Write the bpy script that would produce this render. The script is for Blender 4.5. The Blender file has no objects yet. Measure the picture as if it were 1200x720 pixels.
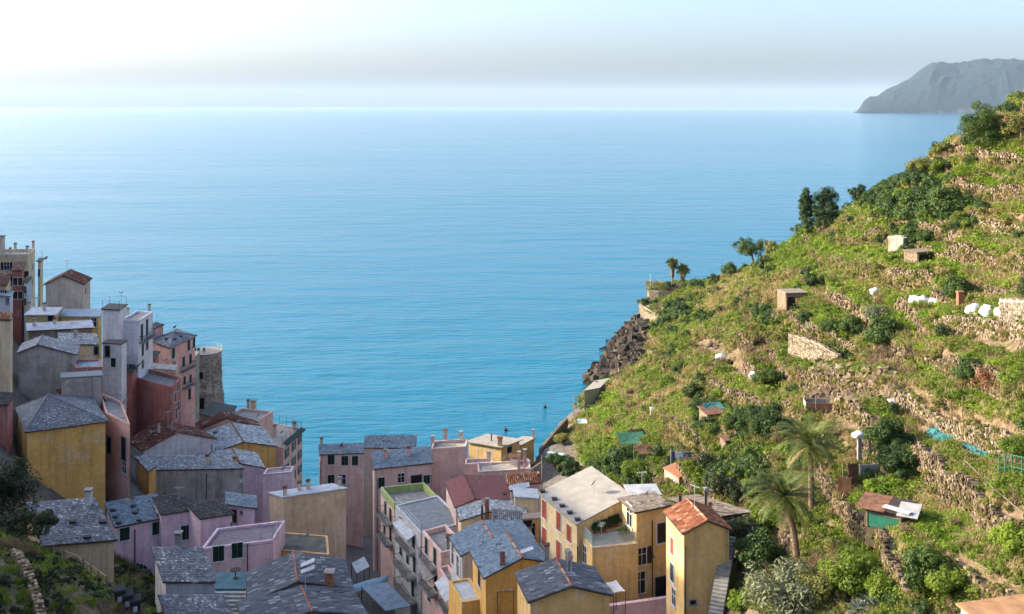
import bpy, bmesh, math, random
import numpy as np
from mathutils import Vector, Matrix, noise as mnoise
R = math.radians
random.seed(7); np.random.seed(7)
SC = bpy.context.scene
COL = SC.collection

# ------------------------------------------------------------------ camera, sky, sun, exposure
F, HC, U0, V0 = 1167.0, 80.0, 600.0, 124.0        # focal length in photo pixels, camera height, principal column, horizon row
cam = bpy.data.cameras.new('camera'); camo = bpy.data.objects.new('camera', cam); COL.objects.link(camo)
camo.location = (0, 0, HC); camo.rotation_euler = (R(90), 0, 0)
cam.sensor_width = 36; cam.lens = 36 * F / 1200; cam.shift_y = -(360 - V0) / 1200
cam.clip_start = 0.5; cam.clip_end = 120000
SC.camera = camo
SUN_EL, SUN_AZ = R(22), R(9)                       # low winter sun from the left, a little beyond the village
TO_SUN = Vector((-math.cos(SUN_EL) * math.cos(SUN_AZ), math.cos(SUN_EL) * math.sin(SUN_AZ), math.sin(SUN_EL)))
wd = bpy.data.worlds.new('World'); SC.world = wd; wd.use_nodes = True
nt = wd.node_tree; nt.nodes.clear()
sky = nt.nodes.new('ShaderNodeTexSky'); sky.sky_type = 'NISHITA'; sky.sun_disc = False
sky.sun_elevation = SUN_EL; sky.sun_rotation = math.atan2(TO_SUN.x, TO_SUN.y) % (2 * math.pi)
sky.altitude = 0; sky.air_density = 0.75; sky.dust_density = 4.6; sky.ozone_density = 2.6
bg = nt.nodes.new('ShaderNodeBackground'); bg.inputs[1].default_value = 0.15
wo = nt.nodes.new('ShaderNodeOutputWorld')
nt.links.new(sky.outputs[0], bg.inputs[0]); nt.links.new(bg.outputs[0], wo.inputs[0])
sl = bpy.data.lights.new('sun', 'SUN'); sl.energy = 3.4; sl.angle = R(0.5); sl.color = (1.0, 0.86, 0.66)
so = bpy.data.objects.new('sun', sl); COL.objects.link(so)
so.rotation_euler = (-TO_SUN).to_track_quat('-Z', 'Y').to_euler(); so.location = (-60, 40, 160)
vs = SC.view_settings; vs.view_transform = 'Standard'; vs.look = 'None'; vs.gamma = 1; vs.use_curve_mapping = False
vs.exposure = 1.74
SC.render.engine = 'CYCLES'
cy = SC.cycles; cy.use_denoising = True; cy.max_bounces = 6; cy.diffuse_bounces = 3; cy.glossy_bounces = 2
cy.transmission_bounces = 3; cy.transparent_max_bounces = 6; cy.volume_bounces = 0; cy.caustics_reflective = False; cy.caustics_refractive = False
cy.sample_clamp_indirect = 6

# ------------------------------------------------------------------ surveying: photo pixel -> place
def P(px, py, z):
    Y = (HC - z) * F / (py - V0)
    return Vector(((px - U0) / F * Y, Y, z))
def PY(px, py, Y):
    return Vector(((px - U0) / F * Y, Y, HC - (py - V0) / F * Y))
def pix(v):
    return (U0 + v[0] / v[1] * F, V0 + (HC - v[2]) / v[1] * F)
def ray(px, py):
    return Vector(((px - U0) / F, 1.0, -(py - V0) / F))
CAMP = Vector((0, 0, HC))

# ------------------------------------------------------------------ mesh helpers
class MB:
    def __init__(s): s.v = []; s.f = []; s.m = []
    def add(s, vs, fs, m=0):
        o = len(s.v); s.v.extend([tuple(x) for x in vs]); s.f.extend([tuple(i + o for i in f) for f in fs]); s.m.extend([m] * len(fs)); return s
    def quad(s, a, b, c, d, m=0): return s.add([a, b, c, d], [(0, 1, 2, 3)], m)
    def box(s, c, hx, hy, hz, ex=Vector((1, 0, 0)), ey=Vector((0, 1, 0)), ez=Vector((0, 0, 1)), m=0):
        c = Vector(c); vs = [c + ex * (hx * i) + ey * (hy * j) + ez * (hz * k) for k in (-1, 1) for j in (-1, 1) for i in (-1, 1)]
        return s.add(vs, [(0, 2, 3, 1), (4, 5, 7, 6), (0, 1, 5, 4), (2, 6, 7, 3), (0, 4, 6, 2), (1, 3, 7, 5)], m)
    def prism(s, poly, z0, z1, m=0):                  # poly: list of xy (ccw), closed solid
        n = len(poly); zz0 = z0 if isinstance(z0, (list, tuple)) else [z0] * n; zz1 = z1 if isinstance(z1, (list, tuple)) else [z1] * n
        vs = [(p[0], p[1], zz0[i]) for i, p in enumerate(poly)] + [(p[0], p[1], zz1[i]) for i, p in enumerate(poly)]
        fs = [tuple(range(n - 1, -1, -1)), tuple(range(n, 2 * n))] + [(i, (i + 1) % n, n + (i + 1) % n, n + i) for i in range(n)]
        return s.add(vs, fs, m)
    def slab(s, q, t, m=0):                           # q: 3..n coplanar points (top, ccw seen from above), thickness t straight down
        n = len(q); vs = [Vector(p) for p in q] + [Vector(p) - Vector((0, 0, t)) for p in q]
        fs = [tuple(range(n)), tuple(range(2 * n - 1, n - 1, -1))] + [(i, n + i, n + (i + 1) % n, (i + 1) % n) for i in range(n)]
        return s.add(vs, fs, m)
    def tube(s, pts, rads, n=6, m=0, caps=True):
        pts = [Vector(p) for p in pts]
        if not isinstance(rads, (list, tuple)): rads = [rads] * len(pts)
        rings = []
        for i, p in enumerate(pts):
            d = (pts[min(i + 1, len(pts) - 1)] - pts[max(i - 1, 0)]).normalized()
            u = d.cross(Vector((0, 0, 1)) if abs(d.z) < .95 else Vector((1, 0, 0))).normalized(); w = d.cross(u)
            rings.append([p + (u * math.cos(a) + w * math.sin(a)) * rads[i] for a in [2 * math.pi * k / n for k in range(n)]])
        vs = [v for r in rings for v in r]
        fs = [(i * n + k, (i + 1) * n + k, (i + 1) * n + (k + 1) % n, i * n + (k + 1) % n) for i in range(len(pts) - 1) for k in range(n)]
        if caps: fs += [tuple(range(n)), tuple(range((len(pts) - 1) * n + n - 1, (len(pts) - 1) * n - 1, -1))]
        return s.add(vs, fs, m)
    def lathe(s, c, prof, n=16, m=0, a0=0, a1=2 * math.pi):
        full = abs(a1 - a0 - 2 * math.pi) < 1e-6; k = n if full else n + 1
        vs = [(c[0] + r * math.cos(a0 + (a1 - a0) * j / n), c[1] + r * math.sin(a0 + (a1 - a0) * j / n), c[2] + z) for r, z in prof for j in range(k)]
        fs = [(i * k + j, i * k + (j + 1) % k, (i + 1) * k + (j + 1) % k, (i + 1) * k + j) for i in range(len(prof) - 1) for j in range(n)]
        return s.add(vs, fs, m)
    def mesh(s, name, mats):
        me = bpy.data.meshes.new(name); me.from_pydata(s.v, [], s.f)
        for m in (mats if isinstance(mats, (list, tuple)) else [mats]): me.materials.append(m)
        if any(s.m): me.polygons.foreach_set('material_index', s.m)
        me.update(); return me
    def build(s, name, mats, parent=None, smooth=False):
        me = s.mesh(name, mats)
        if smooth: me.polygons.foreach_set('use_smooth', [True] * len(me.polygons))
        return link(name, me, parent)
def link(name, me, parent=None, loc=None):
    o = bpy.data.objects.new(name, me); COL.objects.link(o)
    if parent is not None:
        o.parent = parent
        pl = parent.matrix_basis.translation if parent.parent is None else Vector((0, 0, 0))
        if loc is None and parent.type == 'EMPTY': o.location = -Vector(parent.location)
    if loc is not None: o.location = loc
    return o
def tag(o, label=None, cat=None, group=None, kind=None):
    if label: o['label'] = label
    if cat: o['category'] = cat
    if group: o['group'] = group
    if kind: o['kind'] = kind
    return o
def empty(name, loc, label, cat, group=None):
    o = bpy.data.objects.new(name, None); COL.objects.link(o); o.location = loc; o.empty_display_size = .2
    return tag(o, label, cat, group)
def sub(ob, name, me):                                # a sub-part: child of a part (a mesh that sits at its own origin)
    o = bpy.data.objects.new(name, me); COL.objects.link(o); o.parent = ob; return o

# ------------------------------------------------------------------ materials
MATS = {}
def ramp(nt, stops, fac):
    r = nt.nodes.new('ShaderNodeValToRGB'); el = r.color_ramp.elements
    while len(el) < len(stops): el.new(.5)
    for e, (p, c) in zip(el, stops): e.position = p; e.color = (c[0], c[1], c[2], 1)
    nt.links.new(fac, r.inputs[0]); return r
def noise_n(nt, vec, scale, detail=4, rough=.55):
    n = nt.nodes.new('ShaderNodeTexNoise'); n.inputs['Scale'].default_value = scale; n.inputs['Detail'].default_value = detail; n.inputs['Roughness'].default_value = rough
    if vec is not None: nt.links.new(vec, n.inputs['Vector'])
    return n
def mix(nt, fac, a, b, mode='MIX'):
    m = nt.nodes.new('ShaderNodeMix'); m.data_type = 'RGBA'; m.blend_type = mode
    for s, v in ((m.inputs[0], fac), (m.inputs[6], a), (m.inputs[7], b)):
        if hasattr(v, 'node'): nt.links.new(v, s)
        elif isinstance(v, (int, float)): s.default_value = v
        else: s.default_value = (v[0], v[1], v[2], 1)
    return m.outputs[2]
def newmat(name):
    m = bpy.data.materials.new(name); m.use_nodes = True; nt = m.node_tree; b = nt.nodes['Principled BSDF']
    b.inputs['Specular IOR Level'].default_value = .25
    g = nt.nodes.new('ShaderNodeNewGeometry'); return m, nt, b, g
def bump(nt, b, h, strength=.3, dist=.05):
    n = nt.nodes.new('ShaderNodeBump'); n.inputs['Strength'].default_value = strength; n.inputs['Distance'].default_value = dist
    nt.links.new(h, n.inputs['Height']); nt.links.new(n.outputs[0], b.inputs['Normal'])
def plain(name, c, rough=.7, var=.25, scale=3, metal=0):
    if name in MATS: return MATS[name]
    m, nt, b, g = newmat(name)
    n = noise_n(nt, g.outputs['Position'], scale, 5)
    lo = [x * (1 - var) for x in c]; hi = [min(1, x * (1 + var * .6)) for x in c]
    r = ramp(nt, [(.3, lo), (.7, hi)], n.outputs[0]); nt.links.new(r.outputs[0], b.inputs[0])
    b.inputs['Roughness'].default_value = rough; b.inputs['Metallic'].default_value = metal
    bump(nt, b, n.outputs[0], .25, .04)
    MATS[name] = m; return m
def stucco(name, c, wear=.35):
    if name in MATS: return MATS[name]
    m, nt, b, g = newmat(name); pos = g.outputs['Position']
    n1 = noise_n(nt, pos, .5, 6, .62); n3 = noise_n(nt, pos, 9, 3); n4 = noise_n(nt, pos, .33, 8, .68); n5 = noise_n(nt, pos, 2.3, 5, .7)
    mp = nt.nodes.new('ShaderNodeMapping'); mp.inputs['Scale'].default_value = (2.2, 2.2, .14); nt.links.new(pos, mp.inputs[0])
    n2 = noise_n(nt, mp.outputs[0], 1.0, 6, .7)
    base = ramp(nt, [(.32, [x * (1 - wear * .5) for x in c]), (.52, c), (.72, [min(1, x * 1.12 + .02) for x in c])], n1.outputs[0])
    grey = sum(c) / 3
    pale = ramp(nt, [(.54, (0, 0, 0)), (.57, (wear * 1.2,) * 3)], n4.outputs[0])          # faded, patched plaster with a torn edge
    col = mix(nt, pale.outputs[0], base.outputs[0], [min(1, x * .60 + grey * .45 + .07) for x in c])
    grime = ramp(nt, [(.50, (0, 0, 0)), (.70, (wear * 1.5,) * 3)], n2.outputs[0])
    col = mix(nt, grime.outputs[0], col, [x * .40 + .02 for x in c])
    col = mix(nt, 1.0, col, ramp(nt, [(.35, (.86, .86, .86)), (.65, (1.06, 1.06, 1.06))], n5.outputs[0]).outputs[0], 'MULTIPLY')
    nt.links.new(col, b.inputs[0]); b.inputs['Roughness'].default_value = .9
    bump(nt, b, n3.outputs[0], .4, .03)
    MATS[name] = m; return m
def shingle(name, stops, rough=.65, var=.5):           # a colour of its own for every slate, tile, stone or leaf
    if name in MATS: return MATS[name]
    m, nt, b, g = newmat(name); n = noise_n(nt, g.outputs['Position'], .55, 4); n2 = noise_n(nt, g.outputs['Position'], 14, 3)
    ad = nt.nodes.new('ShaderNodeMath'); ad.operation = 'MULTIPLY_ADD'; nt.links.new(n.outputs[0], ad.inputs[0]); ad.inputs[1].default_value = var * 1.6; ad.inputs[2].default_value = -var * .8
    a2 = nt.nodes.new('ShaderNodeMath'); a2.operation = 'ADD'; nt.links.new(g.outputs['Random Per Island'], a2.inputs[0]); nt.links.new(ad.outputs[0], a2.inputs[1]); a2.use_clamp = True
    r = ramp(nt, stops, a2.outputs[0])
    col = mix(nt, .5, r.outputs[0], ramp(nt, [(.35, (.62, .62, .62)), (.65, (1.0, 1.0, 1.0))], n2.outputs[0]).outputs[0], 'MULTIPLY')
    nt.links.new(col, b.inputs[0]); b.inputs['Roughness'].default_value = rough
    bump(nt, b, n2.outputs[0], .4, .02)
    MATS[name] = m; return m
def leafmat(name, stops, trans=.35, rough=.55):
    if name in MATS: return MATS[name]
    m, nt, b, g = newmat(name)
    oi = nt.nodes.new('ShaderNodeObjectInfo')
    n = noise_n(nt, g.outputs['Position'], .35, 3)
    s = nt.nodes.new('ShaderNodeMath'); s.operation = 'MULTIPLY_ADD'; nt.links.new(g.outputs['Random Per Island'], s.inputs[0]); s.inputs[1].default_value = .45; 
    s2 = nt.nodes.new('ShaderNodeMath'); s2.operation = 'MULTIPLY_ADD'; nt.links.new(oi.outputs['Random'], s2.inputs[0]); s2.inputs[1].default_value = .40
    s3 = nt.nodes.new('ShaderNodeMath'); s3.operation = 'MULTIPLY_ADD'; nt.links.new(n.outputs[0], s3.inputs[0]); s3.inputs[1].default_value = .9; s3.inputs[2].default_value = -.37
    nt.links.new(s3.outputs[0], s2.inputs[2]); nt.links.new(s2.outputs[0], s.inputs[2]); s.use_clamp = True
    r = ramp(nt, stops, s.outputs[0])
    nt.links.new(r.outputs[0], b.inputs[0]); b.inputs['Roughness'].default_value = rough
    if trans:
        t = nt.nodes.new('ShaderNodeBsdfTranslucent'); nt.links.new(mix(nt, 1.0, r.outputs[0], (1.0, 1.05, .55), 'MULTIPLY'), t.inputs[0])
        mx = nt.nodes.new('ShaderNodeMixShader'); mx.inputs[0].default_value = trans
        nt.links.new(b.outputs[0], mx.inputs[1]); nt.links.new(t.outputs[0], mx.inputs[2])
        nt.links.new(mx.outputs[0], nt.nodes['Material Output'].inputs[0])
    MATS[name] = m; return m
# ------------------------------------------------------------------ terrain survey
# points on the slopes read as (photo column, photo row, distance)
SP = [(1200,115,150),(1140,175,140),(1085,188,160),(1000,247,190),(940,278,230),(890,312,280),(850,324,320),(800,334,350),(765,340,355),
 (770,365,330),(760,430,255),(800,395,270),(830,360,290),(700,520,180),(740,480,200),(680,545,160),(770,545,120),(790,562,112),(720,560,130),
 (850,410,170),(850,365,250),(820,425,185),(880,382,140),(925,352,150),(1000,420,118),(955,395,125),(1060,450,100),(1200,500,75),(1060,292,150),(950,322,185),(1000,302,165),
 (1200,290,115),(1200,365,95),(1085,355,115),(1200,430,85),(1200,200,130),(1100,230,150),(1060,250,158),(950,480,105),(870,450,130),(800,470,150),(850,500,115),
 (860,550,100),(920,520,100),(1000,540,88),(1050,612,75),(1120,530,80),(1200,560,68),(1150,640,64),(1000,640,72),(935,658,78),(930,712,68),(1100,715,60),(1200,715,56),
 (860,715,75),(880,622,85),(690,455,245),(665,490,210),(640,516,185),(905,300,262),(990,262,186),(1150,230,136),(1150,310,115),(900,410,136),(730,430,268),(745,400,300)]
WP = [(22.5,297,0),(24,289,0),(17,297,-5),(30,312,-1),(40,345,-1),(47,365,-4),(60,375,-6),(80,400,-10),(45,400,-12),(5,300,-14),(100,370,-2),(120,300,45),(120,350,8),(90,175,79),(103,200,77),(120,235,72),(85,180,71),(80,200,63),(150,250,82),(120,200,88),(150,150,130),(160,330,30),(160,400,-12),
 (19,262,0),(12,262,-4),(15,240,1),(9,235,-4),(10,222,2),(2,214,-4),(-2,200,-2),(60,60,74),(80,100,92),(45,40,68),(20,30,57),(0,0,58),(-30,30,60),(60,0,72),(-60,0,66),(0,25,54),(100,50,110),  # unseen ground round the camera, lowered to let more sky light in
 (-20,140,15),(-13,115,20),(-7,90,25),(-3,70,29),(0,52,37),(-25,160,11),(-35,200,2),(-38,225,-4),(-40,260,-9),(-10,300,-14),(0,150,17),(5,130,22),(0,110,24),(8,90,30),(12,75,34),(12,100,30),(5,172,12),(-5,185,6),
 (-18,105,28),(-25,120,25),(-35,140,21),(-45,165,15),(-50,190,8),(-62,200,14),(-58,214,-1),(-75,215,4),(-80,235,-6),(-30,95,32),(-30,80,37),(-20,75,35),(-15,65,38),(-26,62,50),(-45,100,40),(-40,80,45),(-72,155,38),(-60,160,29),(-87,170,44),
 (-100,190,46),(-103,215,30),(-27,55,54.5),(-20,50,51),(-12,50,45),(-22.9,58,50.9),(-21,60.5,49.3),(-32.4,70,48.4),(-28,66,49.3),(-62,105,55),(-60,80,60),(-90,120,74),(-100,90,80),(-118,160,72),(-122,190,66),(-132,206,64),(-140,218,40),(-130,232,8),(-118,262,-5),(-165,235,40),(-200,300,20),(-200,340,-8),(-200,200,74),(-200,150,88),(-200,100,105),(-160,75,120),(-160,50,122),(-160,100,113),(-160,116,109.5),(-160,123,108.5),(-158,135,104),(-158,146,100.5),(-155,164,89),(-160,187,84),(-162,205,78),(-165,219,76),(-168,233,40),  # left ridge lies out of view, its heights set to shade the village
 (-120,0,74),(200,0,130),(200,200,150),(200,300,80),(200,380,-5),(-60,240,-10),(-60,330,-14),(-150,330,-14),(100,420,-14)]
pts = [tuple(PY(*s)) for s in SP] + WP
pts = np.array(pts)
def _rbf(pts):
    n = len(pts); xy = pts[:, :2]
    d = np.hypot(xy[:, None, 0] - xy[None, :, 0], xy[:, None, 1] - xy[None, :, 1])
    A = np.zeros((n + 3, n + 3)); A[:n, :n] = d + np.eye(n) * -1.2; A[:n, n] = 1; A[:n, n + 1:] = xy; A[n, :n] = 1; A[n + 1:, :n] = xy.T
    w = np.linalg.solve(A, np.r_[pts[:, 2], 0, 0, 0]); return w
_w = _rbf(pts)
GX0, GX1, GY0, GY1 = -210, 210, -10, 430
gx = np.arange(GX0, GX1 + 1, 1.0); gy = np.arange(GY0, GY1 + 1, 1.0)
XX, YY = np.meshgrid(gx, gy); ZB = np.zeros_like(XX)
for (x, y, _), w in zip(pts, _w[:len(pts)]): ZB += w * np.hypot(XX - x, YY - y)
ZB += _w[-3] + _w[-2] * XX + _w[-1] * YY
def blur(Z, k):
    for ax in (0, 1):
        c = np.cumsum(np.pad(Z, [(k + 1, k) if a == ax else (0, 0) for a in (0, 1)], mode='edge'), axis=ax)
        Z = (np.take(c, range(2 * k + 1, c.shape[ax]), axis=ax) - np.take(c, range(0, c.shape[ax] - 2 * k - 1), axis=ax)) / (2 * k + 1)
    return Z
ZB = blur(ZB, 1)
def vnoise(x, y, s, seed=0):                          # smooth value noise, -1..1
    x = np.asarray(x) / s + seed * 17.13; y = np.asarray(y) / s - seed * 9.71
    xi = np.floor(x).astype(np.int64); yi = np.floor(y).astype(np.int64); fx = x - xi; fy = y - yi
    fx = fx * fx * (3 - 2 * fx); fy = fy * fy * (3 - 2 * fy)
    def h(a, b):
        k = (a * 374761393 + b * 668265263 + seed * 1274126177) & 0xffffffff; k = ((k ^ (k >> 13)) * 1274126177) & 0xffffffff
        return ((k ^ (k >> 16)) & 0xffff) / 32767.5 - 1
    return (h(xi, yi) * (1 - fx) + h(xi + 1, yi) * fx) * (1 - fy) + (h(xi, yi + 1) * (1 - fx) + h(xi + 1, yi + 1) * fx) * fy
def bil(Z, x, y):
    x = np.clip(np.asarray(x, float) - GX0, 0, GX1 - GX0 - 1.001); y = np.clip(np.asarray(y, float) - GY0, 0, GY1 - GY0 - 1.001)
    i = x.astype(int); j = y.astype(int); fx = x - i; fy = y - j
    return (Z[j, i] * (1 - fx) + Z[j, i + 1] * fx) * (1 - fy) + (Z[j + 1, i] * (1 - fx) + Z[j + 1, i + 1] * fx) * fy
def march(px, py, zf, y0=45., y1=420.):
    Y = np.arange(y0, y1, .25); x = (px - U0) / F * Y; zr = HC - (py - V0) / F * Y
    hit = np.nonzero(zr <= zf(x, Y))[0]
    if len(hit) == 0: return None
    k = hit[0]; return Vector((x[k], Y[k], zr[k]))
base_z = lambda x, y: bil(ZB, x, y)

# ------------------------------------------------------------------ terrace walls: (height, label, category, [photo points of the wall's foot-to-top middle line])
WALLS = [
 (2.4, 'brown dry stone terrace wall below the square pale cistern', [(950,300),(985,311),(1015,320),(1048,331),(1085,334),(1108,328)]),
 (2.2, 'dry stone terrace wall on the slope above the white sacks', [(1110,296),(1140,302),(1170,306),(1215,314)]),
 (1.6, 'low dry stone wall directly under the row of white sacks by the brick pillar', [(1092,374),(1125,378),(1160,384),(1215,395)]),
 (2.0, 'rough terrace wall with scrub on it under the dug brown plot', [(1070,412),(1100,426),(1135,440),(1170,455),(1215,470)]),
 (2.6, 'long pale dry stone wall with poles leaning on it', [(1050,468),(1080,478),(1120,494),(1160,512),(1215,536)]),
 (2.2, 'collapsed brown earth bank held by stones above the rusty roofed shed', [(1072,535),(1098,552),(1130,578),(1170,606),(1215,640)]),
 (2.0, 'stone retaining wall beside the path running down from the rusty shed', [(985,592),(1008,612),(1035,642),(1060,678),(1082,712)]),
 (1.6, 'short stone wall below the bare earth plot', [(985,480),(1010,490),(1045,505)]),
 (1.5, 'overgrown stone wall behind the two tall palms', [(838,538),(862,543),(892,550)]),
 (1.7, 'stone wall on the ridge next to the round tree', [(1130,186),(1150,184),(1178,184),(1215,190)]),
 (2.6, 'tall dry stone wall under the grassy terrace at the edge of the ridge', [(1150,262),(1175,264),(1215,270)]),
 (1.8, 'stone wall under the big dark evergreen thicket', [(1076,272),(1098,272),(1122,270)]),
 (1.8, 'stone wall with a wooden fence on top near the tall cypress pair', [(985,262),(1004,260),(1030,268)]),
 (1.8, 'shaded earth bank at the top of the lower bare field', [(800,393),(822,392),(842,391)]),
 (2.0, 'dark stone bank beside the pale retaining wall on the lower field', [(856,402),(870,402),(886,406)]),
 (1.6, 'mossy path wall above the clothes line roof', [(772,487),(790,497),(808,510),(825,524)]),
 (2.2, 'rocky cut bank with hollows above the wooden planter', [(935,440),(960,448),(990,452),(1020,455),(1048,462)]),
 (1.8, 'scrubby terrace wall between the two bare fields', [(835,450),(870,470),(905,482),(940,486)]),
 (2.0, 'stone wall hidden in ivy under the upper path', [(890,392),(905,398),(920,402)]),
 (1.6, 'dry stone wall below the bushes and picket gate', [(920,372),(950,392),(985,405),(1020,414)]),
 (1.8, 'low mossy wall on the green terrace by the cistern', [(905,330),(930,322),(955,318)]),
 (2.0, 'uneven terrace wall below the evergreen thicket hedge', [(1040,280),(1010,284),(985,285)]),
 (1.7, 'dry stone wall between the two upper grass terraces', [(1110,226),(1150,226),(1215,236)]),
 (1.6, 'terrace wall half buried in brush above the green net plot', [(850,505),(880,512),(915,520)]),
 (1.8, 'terrace wall buried in the green slope under the shed', [(1085,655),(1120,668),(1160,690),(1215,712)]),
]
WL = []
DISP = np.zeros_like(ZB)
for h, lab, pl in WALLS:
    w3 = [march(a, b, base_z) for a, b in pl]; w3 = [p for p in w3 if p is not None]
    xy = [np.array((p.x, p.y)) for p in w3]
    # resample
    out = []
    for a, b in zip(xy[:-1], xy[1:]):
        n = max(1, int(np.hypot(*(b - a)) / .8))
        for k in range(n): out.append(a + (b - a) * k / n)
    out.append(xy[-1]); pl2 = np.array(out)
    if len(pl2) > 6:
        for _ in range(2): pl2[1:-1] = (pl2[:-2] + pl2[1:-1] * 2 + pl2[2:]) / 4
    L = np.r_[0, np.cumsum(np.hypot(*np.diff(pl2, axis=0).T))]
    wob = np.interp(L, np.arange(0, L[-1] + 6, 2.2), np.random.uniform(-.35, .35, len(np.arange(0, L[-1] + 6, 2.2))))
    T = np.gradient(pl2, axis=0); T /= np.maximum(1e-6, np.hypot(T[:, 0], T[:, 1]))[:, None]
    N = np.c_[-T[:, 1], T[:, 0]]
    up = base_z(pl2[:, 0] + N[:, 0] * 2, pl2[:, 1] + N[:, 1] * 2) - base_z(pl2[:, 0] - N[:, 0] * 2, pl2[:, 1] - N[:, 1] * 2)
    sg = 1 if np.median(up) > 0 else -1
    N = N * sg                                        # N points uphill
    pl2 = pl2 + N * wob[:, None]
    WL.append(dict(h=h, label=lab, p=pl2, N=N, L=L))
def wall_disp(x, y):
    x = np.asarray(x, float); y = np.asarray(y, float); shp = x.shape; x = x.ravel(); y = y.ravel(); tot = np.zeros_like(x)
    for w in WL:
        p = w['p']; m = (x > p[:, 0].min() - 5) & (x < p[:, 0].max() + 5) & (y > p[:, 1].min() - 5) & (y < p[:, 1].max() + 5)
        idx = np.nonzero(m)[0]
        for c in range(0, len(idx), 20000):
            q = idx[c:c + 20000]
            dx = x[q][:, None] - p[:, 0]; dy = y[q][:, None] - p[:, 1]; d2 = dx * dx + dy * dy; k = d2.argmin(1)
            r = np.arange(len(q)); s = dx[r, k] * w['N'][k, 0] + dy[r, k] * w['N'][k, 1]; d = np.sqrt(d2[r, k])
            end = np.clip(np.minimum(w['L'][k], w['L'][-1] - w['L'][k]) / 2.5, 0.15, 1)
            lat = np.sqrt(np.maximum(0, d * d - s * s)); end = end * np.clip(1 - lat / 2.5, 0, 1)
            g = np.clip(1 - np.abs(s) / 3.6, 0, 1)
            tot[q] += np.clip(s / .35, -1, 1) * w['h'] * .5 * g * end
    return tot.reshape(shp)
# the levelled garden and the walkway round the tip of the headland
HT = [P(761, 341.5, 15.2), P(772, 342.5, 15.2), P(800, 343.5, 15.2), P(850, 347, 15.2)]; HW = [P(750, 357, 12.6), P(756, 363, 12.6), P(764, 368, 12.6), P(776, 373, 12.6), P(792, 376, 12.6)]
PLATEAU = [([(p.x, p.y) for p in HT] + [(p.x + 1, p.y + d) for p, d in zip(HT[::-1], (20, 18, 16, 13))], 15.2), ([(p.x, p.y) for p in HW] + [(p.x + .8, p.y + 3.2) for p in HW[::-1]], 12.6)]
CUTS = [([(p.x, p.y) for p in HT] + [(p.x - .5, p.y - 5) for p in HT[::-1]], 12.2), ([(p.x, p.y) for p in HW] + [(p.x - 1, p.y - 4.5) for p in HW[::-1]], 9.6)]
FOOT = []                                             # (polygon xy, max ground height): building plots levelled into the slope
def inside(x, y, poly):
    c = np.zeros(x.shape, bool); n = len(poly)
    for i in range(n):
        x0, y0 = poly[i]; x1, y1 = poly[(i + 1) % n]
        if abs(y1 - y0) < 1e-9: continue
        t = ((y0 > y) != (y1 > y)) & (x < (x1 - x0) * (y - y0) / (y1 - y0) + x0); c ^= t
    return c
def hillmask(x, y):                                   # 1 on the farmed slope, 0 in the village and sea
    return np.clip((np.asarray(x) - 10 - np.clip((120 - np.asarray(y)) * .12, 0, 8)) / 8, 0, 1)
def tread(x, y, z, hm):
    zz = (z + .9 * vnoise(x, y, 26, 3) + .28 * vnoise(x, y, 7, 13)) / 2.3
    return zz - np.floor(zz), np.clip(.95 + .5 * vnoise(x, y, 21, 5), .4, 1) * hm * np.clip((z - 13) / 6, 0, 1)
def terr(x, y):
    x = np.asarray(x, float); y = np.asarray(y, float)
    z = base_z(x, y); hm = hillmask(x, y)
    # the hand built terracing of the whole slope: level treads and steep risers along the contours
    d = wall_disp(x, y); fr, am = tread(x, y, z, hm); st = 2.3
    tz = (np.clip((fr - .5) / .11 + .5, 0, 1) * .93 + fr * .07 - fr) * st
    z = z + tz * am * np.clip(1 - np.abs(d) / .25, 0, 1) + d
    z = z + hm * (.15 * vnoise(x, y, 3.1, 1) + .10 * vnoise(x, y, 1.1, 2)) + .2 * vnoise(x, y, 9, 4) * hm
    # bare rock of the headland cliff: broken ledges
    rk = np.clip((8 - np.abs(z - 6)) / 4, 0, 1) * np.clip((y - 262) / 20, 0, 1)
    z = z + rk * (1.6 * np.abs(vnoise(x, y, 6, 8)) + 1.0 * vnoise(x, y, 2.4, 9) + .6 * vnoise(x, y, 1.2, 10)) 
    for poly, zp in CUTS:
        px_ = [q[0] for q in poly]; py_ = [q[1] for q in poly]
        m = (x > min(px_)) & (x < max(px_)) & (y > min(py_)) & (y < max(py_))
        if m.any(): z = np.where(m & inside(x, y, poly), np.minimum(z, zp + .3 * vnoise(x, y, 2, 77)), z)
    for poly, zp in PLATEAU:
        px_ = [q[0] for q in poly]; py_ = [q[1] for q in poly]
        m = (x > min(px_)) & (x < max(px_)) & (y > min(py_)) & (y < max(py_))
        if m.any(): z = np.where(m & inside(x, y, poly), zp, z)
    return z
def terr_flat(x, y):
    z = terr(x, y)
    for poly, zm in FOOT:
        px_ = [p[0] for p in poly]; py_ = [p[1] for p in poly]
        m = (x > min(px_)) & (x < max(px_)) & (y > min(py_)) & (y < max(py_))
        if m.any():
            idx = np.nonzero(m); ii = inside(x[idx], y[idx], poly); zz = z[idx]; zz[ii] = np.minimum(zz[ii], zm); z[idx] = zz
    return z
_gc = {}
def ground(px, py):
    """the spot on the hillside seen at this place in the photo"""
    Y = np.arange(45., 400., .25); x = (px - U0) / F * Y; zr = HC - (py - V0) / F * Y
    b = base_z(x, Y); cand = np.nonzero(zr <= b + 3.5)[0]
    if len(cand) == 0: return None
    k0 = cand[0]; sl_ = slice(k0, min(k0 + 240, len(Y)))
    zz = terr(x[sl_], Y[sl_]); hit = np.nonzero(zr[sl_] <= zz)[0]
    if len(hit) == 0: return None
    k = hit[0] + k0; return Vector((x[k], Y[k], float(zz[hit[0]])))
def gz(x, y): return float(terr(np.array([x]), np.array([y]))[0])
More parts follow.
